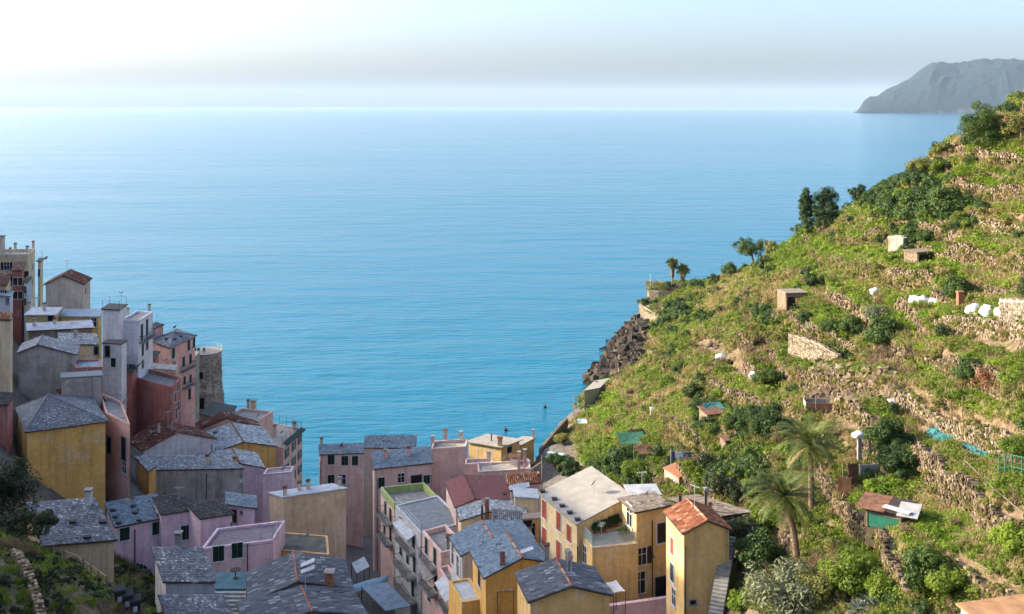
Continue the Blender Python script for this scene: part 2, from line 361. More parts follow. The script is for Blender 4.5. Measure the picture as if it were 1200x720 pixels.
# ------------------------------------------------------------------ sea
def sea_mat():
    m, nt, b, g = newmat('sea_water'); pos = g.outputs['Position']
    mp = nt.nodes.new('ShaderNodeMapping'); mp.inputs['Scale'].default_value = (.35, 1.0, 1.0); mp.inputs['Rotation'].default_value = (0, 0, R(7)); nt.links.new(pos, mp.inputs[0])
    n1 = noise_n(nt, mp.outputs[0], .33, 5, .62); n2 = noise_n(nt, mp.outputs[0], .055, 4, .55)
    mp2 = nt.nodes.new('ShaderNodeMapping'); mp2.inputs['Scale'].default_value = (.12, .8, 1); mp2.inputs['Rotation'].default_value = (0, 0, R(-4)); nt.links.new(pos, mp2.inputs[0])
    n3 = noise_n(nt, mp2.outputs[0], .012, 5, .6)
    ad = nt.nodes.new('ShaderNodeMath'); ad.operation = 'MULTIPLY_ADD'; nt.links.new(n2.outputs[0], ad.inputs[0]); ad.inputs[1].default_value = 3.2; nt.links.new(n1.outputs[0], ad.inputs[2])
    col = ramp(nt, [(.3, (.001, .115, .195)), (.7, (.003, .14, .23))], n3.outputs[0])
    nt.links.new(col.outputs[0], b.inputs[0]); b.inputs['Roughness'].default_value = .12; b.inputs['IOR'].default_value = 1.33; b.inputs['Specular IOR Level'].default_value = .19
    bm = nt.nodes.new('ShaderNodeBump'); bm.inputs['Distance'].default_value = 1.1; nt.links.new(ad.outputs[0], bm.inputs['Height']); nt.links.new(bm.outputs[0], b.inputs['Normal'])
    st = ramp(nt, [(.35, (.35, .35, .35)), (.62, (.75, .75, .75))], n3.outputs[0]); nt.links.new(st.outputs[0], bm.inputs['Strength'])
    return m
mb = MB()
xs = [-46000, -6000, -800, -200, 0, 200, 800, 6000, 46000]; ys = [-1500, 100, 300, 800, 3000, 12000, 46000]
mb.add([(x, y, 0) for y in ys for x in xs], [(j * 9 + i, j * 9 + i + 1, j * 9 + 10 + i, j * 9 + 9 + i) for j in range(6) for i in range(8)])
SEA = tag(mb.build('sea', sea_mat()), 'calm blue sea reaching to the horizon', 'sea', kind='structure')

# ------------------------------------------------------------------ far headland across the bay
def headland():
    prof = [(1001,134),(1004,131),(1007,127),(1013,118),(1019,114),(1029,113),(1038,106),(1050,101),(1066,93),(1074,86),(1088,76),(1098,73),(1122,74),(1140,71),(1152,69.4),(1164,70.6),(1186,69.4),(1205,72),(1260,80),(1330,70),(1450,60)]
    Yr = 11600.; nx, ny = 300, 90
    cx = [(p[0] - U0) / F * Yr for p in prof]; cz = [HC - (p[1] - V0) / F * Yr for p in prof]
    x = np.linspace(cx[0], cx[-1], nx); t = np.linspace(0, 1, ny)
    X, T = np.meshgrid(x, t); Pz = np.interp(X, cx, cz); Pz = np.maximum(Pz, 0)
    # spurs and gullies running down to the sea
    wx = X + 260 * vnoise(X, T * 900, 420, 21)
    sp = 1 - np.abs(vnoise(wx, T * 500, 330, 22)); sp2 = 1 - np.abs(vnoise(wx, T * 900, 130, 23))
    prof_y = np.where(T < .55, np.sin(np.clip(T / .55, 0, 1) * math.pi / 2) ** .8, 1 - ((T - .55) / .45) ** 1.6)
    Z = Pz * prof_y * (1 - .26 * (1 - sp) * np.sin(np.clip(T / .55, 0, 1) * math.pi)) + (sp2 - .5) * 40 * np.sin(np.clip(T / .6, 0, 1) * math.pi) * np.clip(Pz / 200, 0, 1) + vnoise(X, T * 1800, 45, 24) * 9 * (T > 0.04) * (T < .9)
    Z[T < .005] = -20; Z = np.where(T > .995, -20, Z)
    Yp = Yr + (T - .55) * 1900 + 150 * np.interp(X, [cx[0], cx[8], cx[-1]], [0, 0, -3])
    X = X * Yp / Yr; v = np.c_[X.ravel(), Yp.ravel(), Z.ravel()]
    f = [(j * nx + i, j * nx + i + 1, (j + 1) * nx + i + 1, (j + 1) * nx + i) for j in range(ny - 1) for i in range(nx - 1)]
    m, nt, b, g = newmat('far_rock'); s = nt.nodes.new('ShaderNodeSeparateXYZ'); nt.links.new(g.outputs['Normal'], s.inputs[0])
    n = noise_n(nt, g.outputs['Position'], .006, 6, .65); n2 = noise_n(nt, g.outputs['Position'], .03, 4, .6)
    hazed_veg = ramp(nt, [(.35, (.003, .012, .016)), (.65, (.010, .024, .028))], n2.outputs[0]); rock = ramp(nt, [(.3, (.035, .035, .036)), (.7, (.14, .13, .12))], n2.outputs[0])  # greens pushed dark and blue, distance haze put into the colour
    a = nt.nodes.new('ShaderNodeMath'); a.operation = 'MULTIPLY_ADD'; nt.links.new(s.outputs[2], a.inputs[0]); a.inputs[1].default_value = -.9; nt.links.new(n.outputs[0], a.inputs[2])
    fac = ramp(nt, [(.02, (0, 0, 0)), (.14, (1, 1, 1))], a.outputs[0])
    nt.links.new(mix(nt, fac.outputs[0], hazed_veg.outputs[0], rock.outputs[0]), b.inputs[0]); b.inputs['Roughness'].default_value = 1
    mb = MB(); mb.add(v.tolist(), f); o = mb.build('headland', m, smooth=True); tag(o, 'steep hazy blue headland across the bay', 'headland', kind='structure')
headland()

# ------------------------------------------------------------------ near land (meshed after the plots of the houses are known)
def land_mat():
    m, nt, b, g = newmat('hillside_soil'); pos = g.outputs['Position']
    s = nt.nodes.new('ShaderNodeSeparateXYZ'); nt.links.new(g.outputs['Normal'], s.inputs[0])
    sp = nt.nodes.new('ShaderNodeSeparateXYZ'); nt.links.new(pos, sp.inputs[0])
    nb = noise_n(nt, pos, .09, 5, .6); nf = noise_n(nt, pos, 1.4, 5, .65); nm = noise_n(nt, pos, .35, 5, .6)
    grass = ramp(nt, [(.3, (.05, .07, .018)), (.5, (.10, .11, .032)), (.72, (.18, .15, .06))], nf.outputs[0])
    earth = ramp(nt, [(.3, (.085, .054, .030)), (.5, (.150, .102, .060)), (.7, (.245, .18, .11))], nf.outputs[0])
    fac = ramp(nt, [(.34, (0, 0, 0)), (.48, (1, 1, 1))], nm.outputs[0])
    c = mix(nt, fac.outputs[0], grass.outputs[0], earth.outputs[0])
    steep = ramp(nt, [(.5, (1, 1, 1)), (.78, (0, 0, 0))], s.outputs[2])
    c = mix(nt, steep.outputs[0], c, earth.outputs[0])
    rock = ramp(nt, [(.28, (.030, .026, .024)), (.5, (.085, .072, .062)), (.75, (.19, .165, .14))], nf.outputs[0])
    a = nt.nodes.new('ShaderNodeMath'); a.operation = 'MULTIPLY_ADD'; nt.links.new(nb.outputs[0], a.inputs[0]); a.inputs[1].default_value = 6; nt.links.new(sp.outputs[2], a.inputs[2])
    low = ramp(nt, [(.10, (1, 1, 1)), (.125, (0, 0, 0))], None) if False else None
    mr = nt.nodes.new('ShaderNodeMapRange'); nt.links.new(a.outputs[0], mr.inputs[0]); mr.inputs[1].default_value = 12.5; mr.inputs[2].default_value = 15.5; mr.inputs[3].default_value = 1; mr.inputs[4].default_value = 0
    c = mix(nt, mr.outputs[0], c, rock.outputs[0])
    pave = ramp(nt, [(.3, (.07, .062, .055)), (.7, (.16, .145, .13))], nf.outputs[0])
    vx = nt.nodes.new('ShaderNodeMapRange'); nt.links.new(sp.outputs[0], vx.inputs[0]); vx.inputs[1].default_value = 13; vx.inputs[2].default_value = 9; vx.inputs[3].default_value = 0; vx.inputs[4].default_value = 1
    vy = nt.nodes.new('ShaderNodeMapRange'); nt.links.new(sp.outputs[1], vy.inputs[0]); vy.inputs[1].default_value = 95; vy.inputs[2].default_value = 98; vy.inputs[3].default_value = 0; vy.inputs[4].default_value = 1
    vm = nt.nodes.new('ShaderNodeMath'); vm.operation = 'MULTIPLY'; nt.links.new(vx.outputs[0], vm.inputs[0]); nt.links.new(vy.outputs[0], vm.inputs[1])
    c = mix(nt, vm.outputs[0], c, pave.outputs[0])
    nt.links.new(c, b.inputs[0]); b.inputs['Roughness'].default_value = .95
    bump(nt, b, nf.outputs[0], .8, .25)
    return m
def seq(*a):
    out = []
    for x0, x1, d in a: out += list(np.arange(x0, x1, d))
    return np.array(out + [a[-1][1]], float)
def build_land():
    lx = seq((-205, -60, 3), (-60, 8, 1.5), (8, 80, .42), (80, 110, 1.2), (110, 205, 5)); ly = seq((-5, 44, 3), (44, 140, .45), (140, 210, .7), (210, 300, .9), (300, 372, .7), (372, 425, 4))
    X, Y = np.meshgrid(lx, ly); Z = terr_flat(X, Y); nx = len(lx)
    # leave the sheet open over deep water
    v = np.c_[X.ravel(), Y.ravel(), Z.ravel()]
    J, I = np.meshgrid(np.arange(len(ly) - 1), np.arange(nx - 1), indexing='ij'); a = (J * nx + I).ravel()
    f = np.c_[a, a + 1, a + nx + 1, a + nx]; keep = (Z.ravel()[f].max(1) > -4)
    f = f[keep]
    me = bpy.data.meshes.new('hillside'); me.vertices.add(len(v)); me.vertices.foreach_set('co', v.ravel())
    me.loops.add(len(f) * 4); me.loops.foreach_set('vertex_index', f.ravel()); me.polygons.add(len(f)); me.polygons.foreach_set('loop_start', np.arange(0, len(f) * 4, 4))
    me.update(calc_edges=True); me.materials.append(land_mat()); me.polygons.foreach_set('use_smooth', [True] * len(f))
    tag(link('hillside', me), 'terraced hillside above the village and its rocky shore', 'hillside', kind='structure')

STONE = shingle('field_stone', [(0, (.045, .032, .019)), (.35, (.10, .073, .044)), (.7, (.17, .126, .078)), (1, (.27, .21, .14))], .95, .5)
STONE_PALE = shingle('pale_field_stone', [(0, (.09, .068, .043)), (.5, (.19, .148, .097)), (1, (.32, .26, .185))], .95, .4)
def stone_box(V, Fc, c, ex, ey, ez, hx, hy, hz):
    o = len(V)
    for k in (-1, 1):
        for j in (-1, 1):
            for i in (-1, 1):
                V.append(c + ex * (hx * i * random.uniform(.72, 1)) + ey * (hy * j * random.uniform(.7, 1)) + ez * (hz * k * random.uniform(.72, 1)))
    Fc += [(o + a, o + b, o + c_, o + d) for a, b, c_, d in ((0, 2, 3, 1), (4, 5, 7, 6), (0, 1, 5, 4), (2, 6, 7, 3), (0, 4, 6, 2), (1, 3, 7, 5))]
def build_walls():
    for wi, w in enumerate(WL):
        p, N, L, h = w['p'], w['N'], w['L'], w['h']; bz = base_z(p[:, 0], p[:, 1]); end = np.clip(np.minimum(L, L[-1] - L) / 2.5, .15, 1)
        gtop = terr(p[:, 0] + N[:, 0] * .45, p[:, 1] + N[:, 1] * .45); gbot = terr(p[:, 0] - N[:, 0] * .6, p[:, 1] - N[:, 1] * .6)
        gtop = np.maximum(gtop, gbot + .2); crumb = vnoise(L, L * 0 + wi * 31., 4.5, 61) * .5 + vnoise(L, L * 0 + wi * 17., 1.6, 62) * .35; hold = np.clip(1.0 + .7 * vnoise(L, L * 0 + wi * 53., 9, 63), .35, 1)
        root = empty('dry_stone_wall', (p[0, 0], p[0, 1], float(gbot[0])), w['label'], 'stone wall', 'dry stone terrace walls'); root['kind'] = 'thing'
        mb = MB(); vs = []
        for i in range(len(p)):
            f0 = p[i] - N[i] * .42; f1 = p[i] + N[i] * .15
            ct = gbot[i] + (gtop[i] - gbot[i]) * hold[i] + crumb[i] * .4 - .15; vs += [(f0[0], f0[1], gbot[i] - .5), (f0[0], f0[1], ct), (f1[0], f1[1], ct), (f1[0], f1[1], gbot[i] - .5)]
        fs = [(i * 4 + a, i * 4 + b, i * 4 + 4 + b, i * 4 + 4 + a) for i in range(len(p) - 1) for a, b in ((0, 1), (1, 2), (2, 3))]
        mb.add(vs, fs); mb.build('wall_core', plain('packed_earth', (.13, .10, .07), .95, .4, 2), root)
        far = p[len(p) // 2, 1] > 180; sh = .38 if far else .21; V = []; Fc = []
        q = 0.
        nrow = int((h + 1.2) / sh) + 1
        for k in range(nrow):
            q = random.uniform(0, .3)
            while q < L[-1]:
                ln = random.uniform(.18, .46) * (1.7 if far else 1.); i = int(np.clip(np.searchsorted(L, q), 1, len(p) - 1)); t = (q - L[i - 1]) / max(1e-6, L[i] - L[i - 1])
                xy = p[i - 1] * (1 - t) + p[i] * t; nn = N[i]; zb = gbot[i - 1] * (1 - t) + gbot[i] * t; zt = gtop[i - 1] * (1 - t) + gtop[i] * t
                z = zb - .15 + k * sh + random.uniform(-.04, .04)
                if z < zb + (zt + .12 - zb) * hold[i] + crumb[i] * .5 - .1 and random.random() > .10:
                    ex = Vector((nn[1], -nn[0], random.uniform(-.1, .1))).normalized(); ey = Vector((nn[0], nn[1], 0)); c = Vector((xy[0], xy[1], z + sh / 2)) - ey * (.44 + random.uniform(-.05, .12))
                    stone_box(V, Fc, c, ex, ey, Vector((0, 0, 1)), ln / 2, .16, sh * .52)
                q += ln * .98
        mb = MB(); mb.add(V, Fc); o = mb.build('stones', STONE_PALE if wi in (4, 2, 10) else STONE, root); o['kind'] = 'stuff'

def terrace_stones():
    """courses of dry stone on the risers between the larger walls"""
    rg = np.random.default_rng(5); V = []; Fc = []
    for y0, y1, n, sz in ((44, 100, 230000, .16), (100, 160, 230000, .20), (160, 250, 120000, .30)):
        x = rg.uniform(12, 100, n); y = rg.uniform(y0, y1, n); hm = hillmask(x, y); bz = base_z(x, y); fr, am = tread(x, y, bz, hm); u = U0 + x / y * F; d = wall_disp(x, y)
        ok = (np.abs(fr - .5) < .085) & (am > .35) & (np.abs(d) < .1) & (u < 1230) & (u > 600) & (vnoise(x, y, 6, 91) > -.6)
        x, y = x[ok], y[ok]; z = terr(x, y); e = .25
        gx_ = terr(x + e, y) - terr(x - e, y); gy_ = terr(x, y + e) - terr(x, y - e)
        for k in range(len(x)):
            nn = Vector((gx_[k], gy_[k], 0))
            if nn.length < .25: continue
            nn.normalize(); ex = Vector((nn.y, -nn.x, random.uniform(-.08, .08))).normalized(); stone_box(V, Fc, Vector((x[k], y[k], z[k])) - nn * .06, ex, nn, Vector((0, 0, 1)), sz * random.uniform(.7, 1.4), sz * .8, sz * random.uniform(.5, .85))
    print('TSTONES', len(Fc) // 6)
    mb = MB(); mb.add(V, Fc); tag(mb.build('terrace_stones', STONE), 'rough stone courses holding the lesser terraces of the slope', 'stones', kind='stuff')
# ------------------------------------------------------------------ houses
SLATE = shingle('slate', [(0, (.085, .092, .098)), (.5, (.145, .16, .178)), (.85, (.215, .232, .25)), (.96, (.33, .345, .36)), (1, (.50, .51, .52))], .55, .3)
SLATE_PALE = shingle('pale_slate', [(0, (.14, .155, .16)), (.5, (.28, .30, .31)), (.85, (.42, .44, .45)), (1, (.58, .59, .60))], .6, .35)
SLATE_BLUE = shingle('sky_blue_slate', [(0, (.095, .135, .165)), (.5, (.15, .20, .24)), (1, (.22, .275, .315))], .45, .3)  # blue of the reflected sky is put into the slate colour
SLATE_DARK = shingle('mossy_dark_slate', [(0, (.030, .032, .033)), (.6, (.062, .062, .058)), (1, (.12, .115, .10))], .75, .35)
SLATE_BROWN = shingle('brown_stone_slab', [(0, (.16, .125, .095)), (.6, (.25, .205, .16)), (1, (.36, .31, .25))], .8, .3)
GREYTILE = shingle('grey_pantile', [(0, (.11, .118, .125)), (.7, (.175, .185, .195)), (.92, (.24, .25, .26)), (1, (.46, .47, .48))], .6, .25)
TILE = shingle('terracotta_tile', [(0, (.20, .072, .035)), (.5, (.34, .125, .058)), (.85, (.44, .20, .10)), (1, (.50, .36, .25))], .75, .3)
TILE_BROWN = shingle('old_brown_tile', [(0, (.09, .035, .022)), (.5, (.17, .065, .040)), (.9, (.25, .115, .075)), (1, (.42, .36, .32))], .8, .3)
MAROON = plain('maroon_sheet', (.17, .050, .038), .6, .3, 2)
PALESHEET = plain('pale_roof_sheet', (.42, .44, .46), .5, .3, 1.2)
BLUESHEET = plain('blue_grey_sheet', (.20, .27, .33), .5, .3, 1.2)
CHALK = plain('chalky_flat_roof', (.31, .285, .245), .85, .18, 1.1)
CONCR = plain('concrete', (.26, .25, .235), .9, .35, 1.6)
TEALDECK = plain('teal_painted_deck', (.06, .14, .17), .7, .35, 1.5)
TANROOF = plain('tan_screed', (.40, .37, .33), .9, .3, 1.5)
GUTTER = plain('dark_gutter', (.055, .042, .036), .6, .3, 4)
WHITEP = plain('white_paint', (.62, .61, .60), .7, .15, 5)
GREENP = plain('dark_green_shutter', (.012, .032, .026), .6, .3, 6)
REDP = plain('faded_red_shutter', (.36, .085, .045), .7, .3, 4)
BROWNP = plain('dark_brown_shutter', (.045, .028, .022), .7, .3, 4)
GLOOM = plain('opening_shade', (.012, .012, .014), .9, .2, 2)  # near-black panel colour, stands in for the shade inside openings
IRON = plain('iron_railing', (.06, .062, .065), .5, .3, 8)
PALEIRON = plain('pale_railing', (.40, .42, .43), .5, .2, 8)
BRICK = plain('red_brick', (.30, .125, .075), .85, .4, 6)
m_, nt_, b_, g_ = newmat('window_glass'); b_.inputs[0].default_value = (.015, .02, .025, 1); b_.inputs['Roughness'].default_value = .08; b_.inputs['Specular IOR Level'].default_value = .6; GLASS = m_
WALLC = dict(yellow=(.68, .46, .185), ochre=(.72, .43, .12), paleyellow=(.70, .54, .28), tan=(.70, .53, .32), pink=(.74, .42, .345), palepink=(.75, .51, .43), lilac=(.74, .53, .58), red=(.44, .16, .125),
    white=(.76, .74, .75), lilacwhite=(.74, .71, .72), beige=(.60, .49, .39), grey=(.42, .37, .315), green=(.38, .45, .17), orange=(.64, .35, .14), stone=(.38, .325, .26), blue=(.46, .56, .64), brown=(.27, .205, .14), greywhite=(.56, .56, .55))
def wallmat(c): return stucco('stucco_' + c, WALLC[c], .62 if c in ('grey', 'stone', 'brown') else .36)

def roof_cover(quad, kind, mat):
    """slates or tiles laid over the plane eaveL, eaveR, ridgeR, ridgeL"""
    a, b, c, d = [Vector(p) for p in quad]
    n = ((b - a).cross(d - a)); n = n.normalized() if n.length > 1e-6 else (b - a).cross(c - a).normalized()
    if n.z < 0: n = -n; a, b, c, d = b, a, d, c
    W = max((b - a).length, (c - d).length); S = max((d - a).length, (c - b).length); far = a.y > 125
    bi = lambda u, v: (a * (1 - u) + b * u) * (1 - v) + (d * (1 - u) + c * u) * v
    mb = MB(); V = []; Fc = []; vv = mb
    if kind == 'tile':
        rw, rl = (.30, .42) if far else (.25, .38)
        if mat is GREYTILE: rw, rl = .21, .42
        nu = max(3, int(W / rw)); nv = max(3, int(S / rl))
        e = (b - a).normalized()
        for j in range(nv):
            for i in range(nu):
                if random.random() < .012: continue
                u0, u1 = i / nu, (i + .96) / nu; v0, v1 = j / nv, min(1, (j + 1.12) / nv); o = len(V); lift = .02 + random.uniform(0, .02)
                for v, l, k in ((v0, lift + .02, 1.0), (v1, lift - .01, .85)):
                    for q in range(5):
                        t = q / 4; V.append(bi(u0 + (u1 - u0) * (.5 + (t - .5) * k), v) + n * (l + math.sin(t * math.pi) * .085))
                Fc += [(o + q, o + q + 1, o + 6 + q, o + 5 + q) for q in range(4)] + [(o, o + 1, o + 2, o + 3, o + 4)]
    else:
        rl = .32 if far else .24; rw = .26 if far else .19
        if mat in (SLATE_BLUE, SLATE_BROWN): rl *= 1.15; rw *= 1.3
        nv = max(3, int(S / rl)); 
        for j in range(nv):
            nu = max(2, int(W / rw)); off = random.uniform(0, 1)
            for i in range(-1, nu + 1):
                u0 = max(0, (i + off + random.uniform(-.06, .06)) / nu); u1 = min(1, (i + off + .95) / nu)
                if u1 - u0 < .2 / nu or random.random() < .008: continue
                v0 = max(0, (j - random.uniform(0, .10)) / nv); v1 = min(1, (j + 1.1) / nv); l = .030 + random.uniform(0, .022); sk = random.uniform(-.01, .01); o = len(V)
                V += [bi(u0, v0) + n * (l + sk), bi(u1, v0) + n * (l - sk), bi(u1, v1) + n * .012, bi(u0, v1) + n * .012, bi(u0, v0) + n * .004, bi(u1, v0) + n * .004]
                Fc += [(o, o + 1, o + 2, o + 3), (o + 4, o + 5, o + 1, o), (o + 3, o + 4, o), (o + 1, o + 5, o + 2)]
    mb.add(V, Fc); return mb, n

HOUSES = []
class House:
    def __init__(s, name, label, loc, cat='house', group='village houses'):
        s.root = empty(name, loc, label, cat, group); s.walls = []; s.roofs = []; s.roofobj = None
        s.root['kind'] = 'thing'; HOUSES.append(s)
    def wall(s, a, b, zb, za, zbt):                   # outward normal must be on the right of a->b looking along... fixed by centre later
        s.walls.append((Vector((a[0], a[1], 0)), Vector((b[0], b[1], 0)), zb, min(za, zbt)))
    def hit(s, px, py):
        d = ray(px, py); best = None
        for a, b, zb, zt in s.walls:
            e = (b - a); L = e.length; e = e / L; n = Vector((e.y, -e.x, 0))
            if n.dot(d) > 0: n = -n
            out = n
            den = d.dot(n)
            if abs(den) < 1e-6: continue
            t = (a - CAMP).dot(n) / den; p = CAMP + d * t; u = (p - a).dot(e)
            if t > 0 and -.2 < u < L + .2 and (best is None or t < best[0]): best = (t, p, e, out, L, u)
        return best
    def window(s, px, py, w=.9, h=1.3, style='sh', col=None):
        r = s.hit(px, py)
        if r is None: return None
        t, p, e, n, L, u = r
        ez = Vector((0, 0, 1)); w = min(w, L * .9); p = p + n * .0
        fm = MB(); fr = .07
        for sx in (-1, 1): fm.box(p + e * (sx * (w / 2 + fr / 2)) + n * .03, fr / 2, .03, h / 2 + fr, e, n, ez)
        fm.box(p + ez * (h / 2 + fr / 2) + n * .03, w / 2, .028, fr / 2, e, n, ez)
        fm.box(p - ez * (h / 2 + fr / 2) + n * .06, w / 2 + fr + .05, .075, fr / 2, e, n, ez)
        if style in ('bare', 'dark'): fmat = CONCR
        else: fmat = WHITEP
        f = fm.build('door' if style == 'door' else 'window', fmat, s.root)
        cm = col or GREENP
        if style in ('op', 'w', 'bare'):
            g = MB(); g.box(p + n * .008, w / 2, .008, h / 2, e, n, ez); sub(f, 'pane', g.mesh('pane', GLASS))
            g = MB(); g.box(p + n * .03, .025, .015, h / 2, e, n, ez); g.box(p + n * .03 + ez * h * .12, w / 2, .013, .022, e, n, ez); sub(f, 'sash', g.mesh('sash', WHITEP))
        if style == 'dark':
            g = MB(); g.box(p + n * .008, w / 2, .008, h / 2, e, n, ez); sub(f, 'opening', g.mesh('opening', GLOOM))  # flat dark panel on the wall, the shade inside is painted
        if style in ('sh', 'door'):
            for sx in (-1, 1):
                g = MB(); c = p + e * (sx * w / 4) + n * .03; g.box(c, w / 4 - .012, .02, h / 2 - .01, e, n, ez)
                for k in range(int(h / .16)): g.box(c + ez * (-h / 2 + .12 + k * .16) + n * .022, w / 4 - .06, .012, .04, e, n, (ez + n * .3).normalized())
                sub(f, 'shutter' if style == 'sh' else 'door_leaf', g.mesh('shutter', cm))
        if style == 'op':
            for sx in (-1, 1):
                g = MB(); c = p + e * (sx * (w * .5 + .09 + w / 4)) + n * .05; g.box(c, w / 4, .02, h / 2, e, n, ez)
                for k in range(int(h / .16)): g.box(c + ez * (-h / 2 + .12 + k * .16) + n * .022, w / 4 - .05, .012, .04, e, n, (ez + n * .3).normalized())
                sub(f, 'shutter', g.mesh('shutter', cm))
        return r
    def rooft(s, px, py):
        d = ray(px, py); best = None
        for a, n in s.roofs:
            den = d.dot(n)
            if abs(den) < 1e-6: continue
            t = (a - CAMP).dot(n) / den
            if t > 0 and (best is None or abs(t - s.root.location.y) < abs(best[0] - s.root.location.y)): best = (t, CAMP + d * t, n)
        return best
    def chimney(s, px, py, h=1.1, w=.5, col=None, cap=True):
        r = s.rooft(px, py)
        if r is None: return
        p = r[1]; mb = MB(); mb.box(p + Vector((0, 0, h / 2 - .4)), w / 2, w / 2, h / 2 + .4)
        o = sub(s.roofobj, 'chimney', mb.mesh('chimney', col or wallmat('beige')))
        # cap slab on four small piers
        mb = MB(); 
        for i in (-1, 1):
            for j in (-1, 1): mb.box(p + Vector((i * w * .38, j * w * .38, h + .08)), .06, .06, .09)
        mb.box(p + Vector((0, 0, h + .2)), w * .68, w * .68, .04); me = mb.mesh('chimney_cap', TILE_BROWN if random.random() < .5 else CONCR)
        if cap: sub(s.roofobj, 'chimney_cap', me)
    def vent(s, px, py):
        r = s.rooft(px, py)
        if r: mb = MB(); mb.box(r[1] + r[2] * .1, .22, .16, .09); mb.box(r[1] + r[2] * .2, .27, .2, .02); sub(s.roofobj, 'roof_vent', mb.mesh('roof_vent', SLATE_DARK))
    def aerial(s, px, py, h=1.8):
        r = s.rooft(px, py)
        if r:
            p = r[1]; mb = MB(); mb.tube([p, p + Vector((0, 0, h))], .025, 5)
            a = random.uniform(0, 3); ex = Vector((math.cos(a), math.sin(a), 0)); ey = Vector((-ex.y, ex.x, 0)); top = p + Vector((0, 0, h - .1))
            mb.tube([top - ex * .5, top + ex * .5], .02, 4)
            for k in range(5): mb.tube([top + ex * (-.45 + k * .22) - ey * .28, top + ex * (-.45 + k * .22) + ey * .28], .014, 4)
            sub(s.roofobj, 'aerial', mb.mesh('aerial', PALEIRON))
    def skylight(s, px, py):
        r = s.rooft(px, py)
        if r:
            p, n = r[1], r[2]; ex = Vector((1, .2, 0)); ex = (ex - n * ex.dot(n)).normalized(); ey = n.cross(ex)
            mb = MB(); mb.box(p + n * .08, .55, .3, .05, ex, ey, n); o = sub(s.roofobj, 'skylight', mb.mesh('skylight', PALESHEET))
    def pipe(s, px, py):
        r = s.hit(px, py)
        if r:
            p = r[1] + r[3] * .08; zb = s.root.location.z; mb = MB(); mb.tube([Vector((p.x, p.y, zb)), p], .05, 6); mb.build('downpipe', GUTTER, s.root)
    def balcony(s, px, py, w=2.6, d=1.0, rail=None, floor=None, rh=1.0, awning=None):
        r = s.hit(px, py)
        if r is None: return
        t, p, e, n, L, u = r; ez = Vector((0, 0, 1)); mb = MB(); mb.box(p + n * (d / 2), w / 2, d / 2, .09, e, n, ez)
        o = mb.build('balcony', floor or CONCR, s.root)
        g = MB()
        c = [p - e * (w / 2 - .04), p - e * (w / 2 - .04) + n * (d - .05), p + e * (w / 2 - .04) + n * (d - .05), p + e * (w / 2 - .04)]
        for i in range(3):
            q0, q1 = c[i], c[i + 1]
            for zz, rr in ((rh, .03), (.18, .02)): g.tube([q0 + ez * zz, q1 + ez * zz], rr, 4)
            nn = max(2, int((q1 - q0).length / .16))
            for k in range(nn + 1):
                q = q0.lerp(q1, k / nn); g.tube([q + ez * .09, q + ez * rh], .012, 3, caps=False)
        sub(o, 'railing', g.mesh('railing', rail or IRON))
        if awning:
            g = MB(); q = p + ez * 2.3; aw = [q - e * w * .5, q - e * w * .5 + n * d * 1.25 - ez * .5, q + e * w * .5 + n * d * 1.25 - ez * .5, q + e * w * .5]
            g.slab(aw if (aw[1] - aw[0]).cross(aw[3] - aw[0]).z > 0 else aw[::-1], .05); g.build('awning', awning, s.root)
    def railing(s, pts, h=1.0, mat=None, name='railing', gap=1.2, bars=3):
        g = MB(); ez = Vector((0, 0, 1)); pts = [Vector(p) for p in pts]
        for q0, q1 in zip(pts[:-1], pts[1:]):
            nn = max(1, int((q1 - q0).length / gap))
            for k in range(nn + 1): q = q0.lerp(q1, k / nn); g.tube([q, q + ez * h], .03, 5)
            for b in range(bars): g.tube([q0 + ez * h * (b + 1) / bars, q1 + ez * h * (b + 1) / bars], .02, 4)
        return g.build(name, mat or PALEIRON, s.root)

def ccw(q):
    a = sum(q[i][0] * q[(i + 1) % len(q)][1] - q[(i + 1) % len(q)][0] * q[i][1] for i in range(len(q)))
    return q if a > 0 else q[::-1]
def inset(q, d):
    """shrink a ccw quad by d on every side"""
    n = len(q); out = []
    for i in range(n):
        p0, p1, p2 = Vector(q[i - 1]), Vector(q[i]), Vector(q[(i + 1) % n]); e1 = (p1 - p0); e2 = (p2 - p1); e1.z = e2.z = 0; e1.normalize(); e2.normalize()
        n1 = Vector((-e1.y, e1.x, 0)); n2 = Vector((-e2.y, e2.x, 0)); b = n1 + n2; b = b / max(.35, b.dot(n1)) ; out.append(Vector((p1.x + b.x * d, p1.y + b.y * d, p1.z)))
    return out
REPORT = []
def foot(q, zb, grow=.6):
    g = inset(ccw([Vector((p[0], p[1], 0)) for p in q]), -grow); FOOT.append(([(p.x, p.y) for p in g], zb - .15))
def dress(H, wins=(), chim=(), vents=(), aer=(), sky=(), pipes=(), balc=()):
    for w in wins: H.window(*w)
    for c in chim: H.chimney(*c)
    for v in vents: H.vent(*v)
    for a in aer: H.aerial(*a)
    for k in sky: H.skylight(*k)
    for p in pipes: H.pipe(*p)
    for b in balc: H.balcony(*b[:2], **(b[2] if len(b) > 2 else {}))
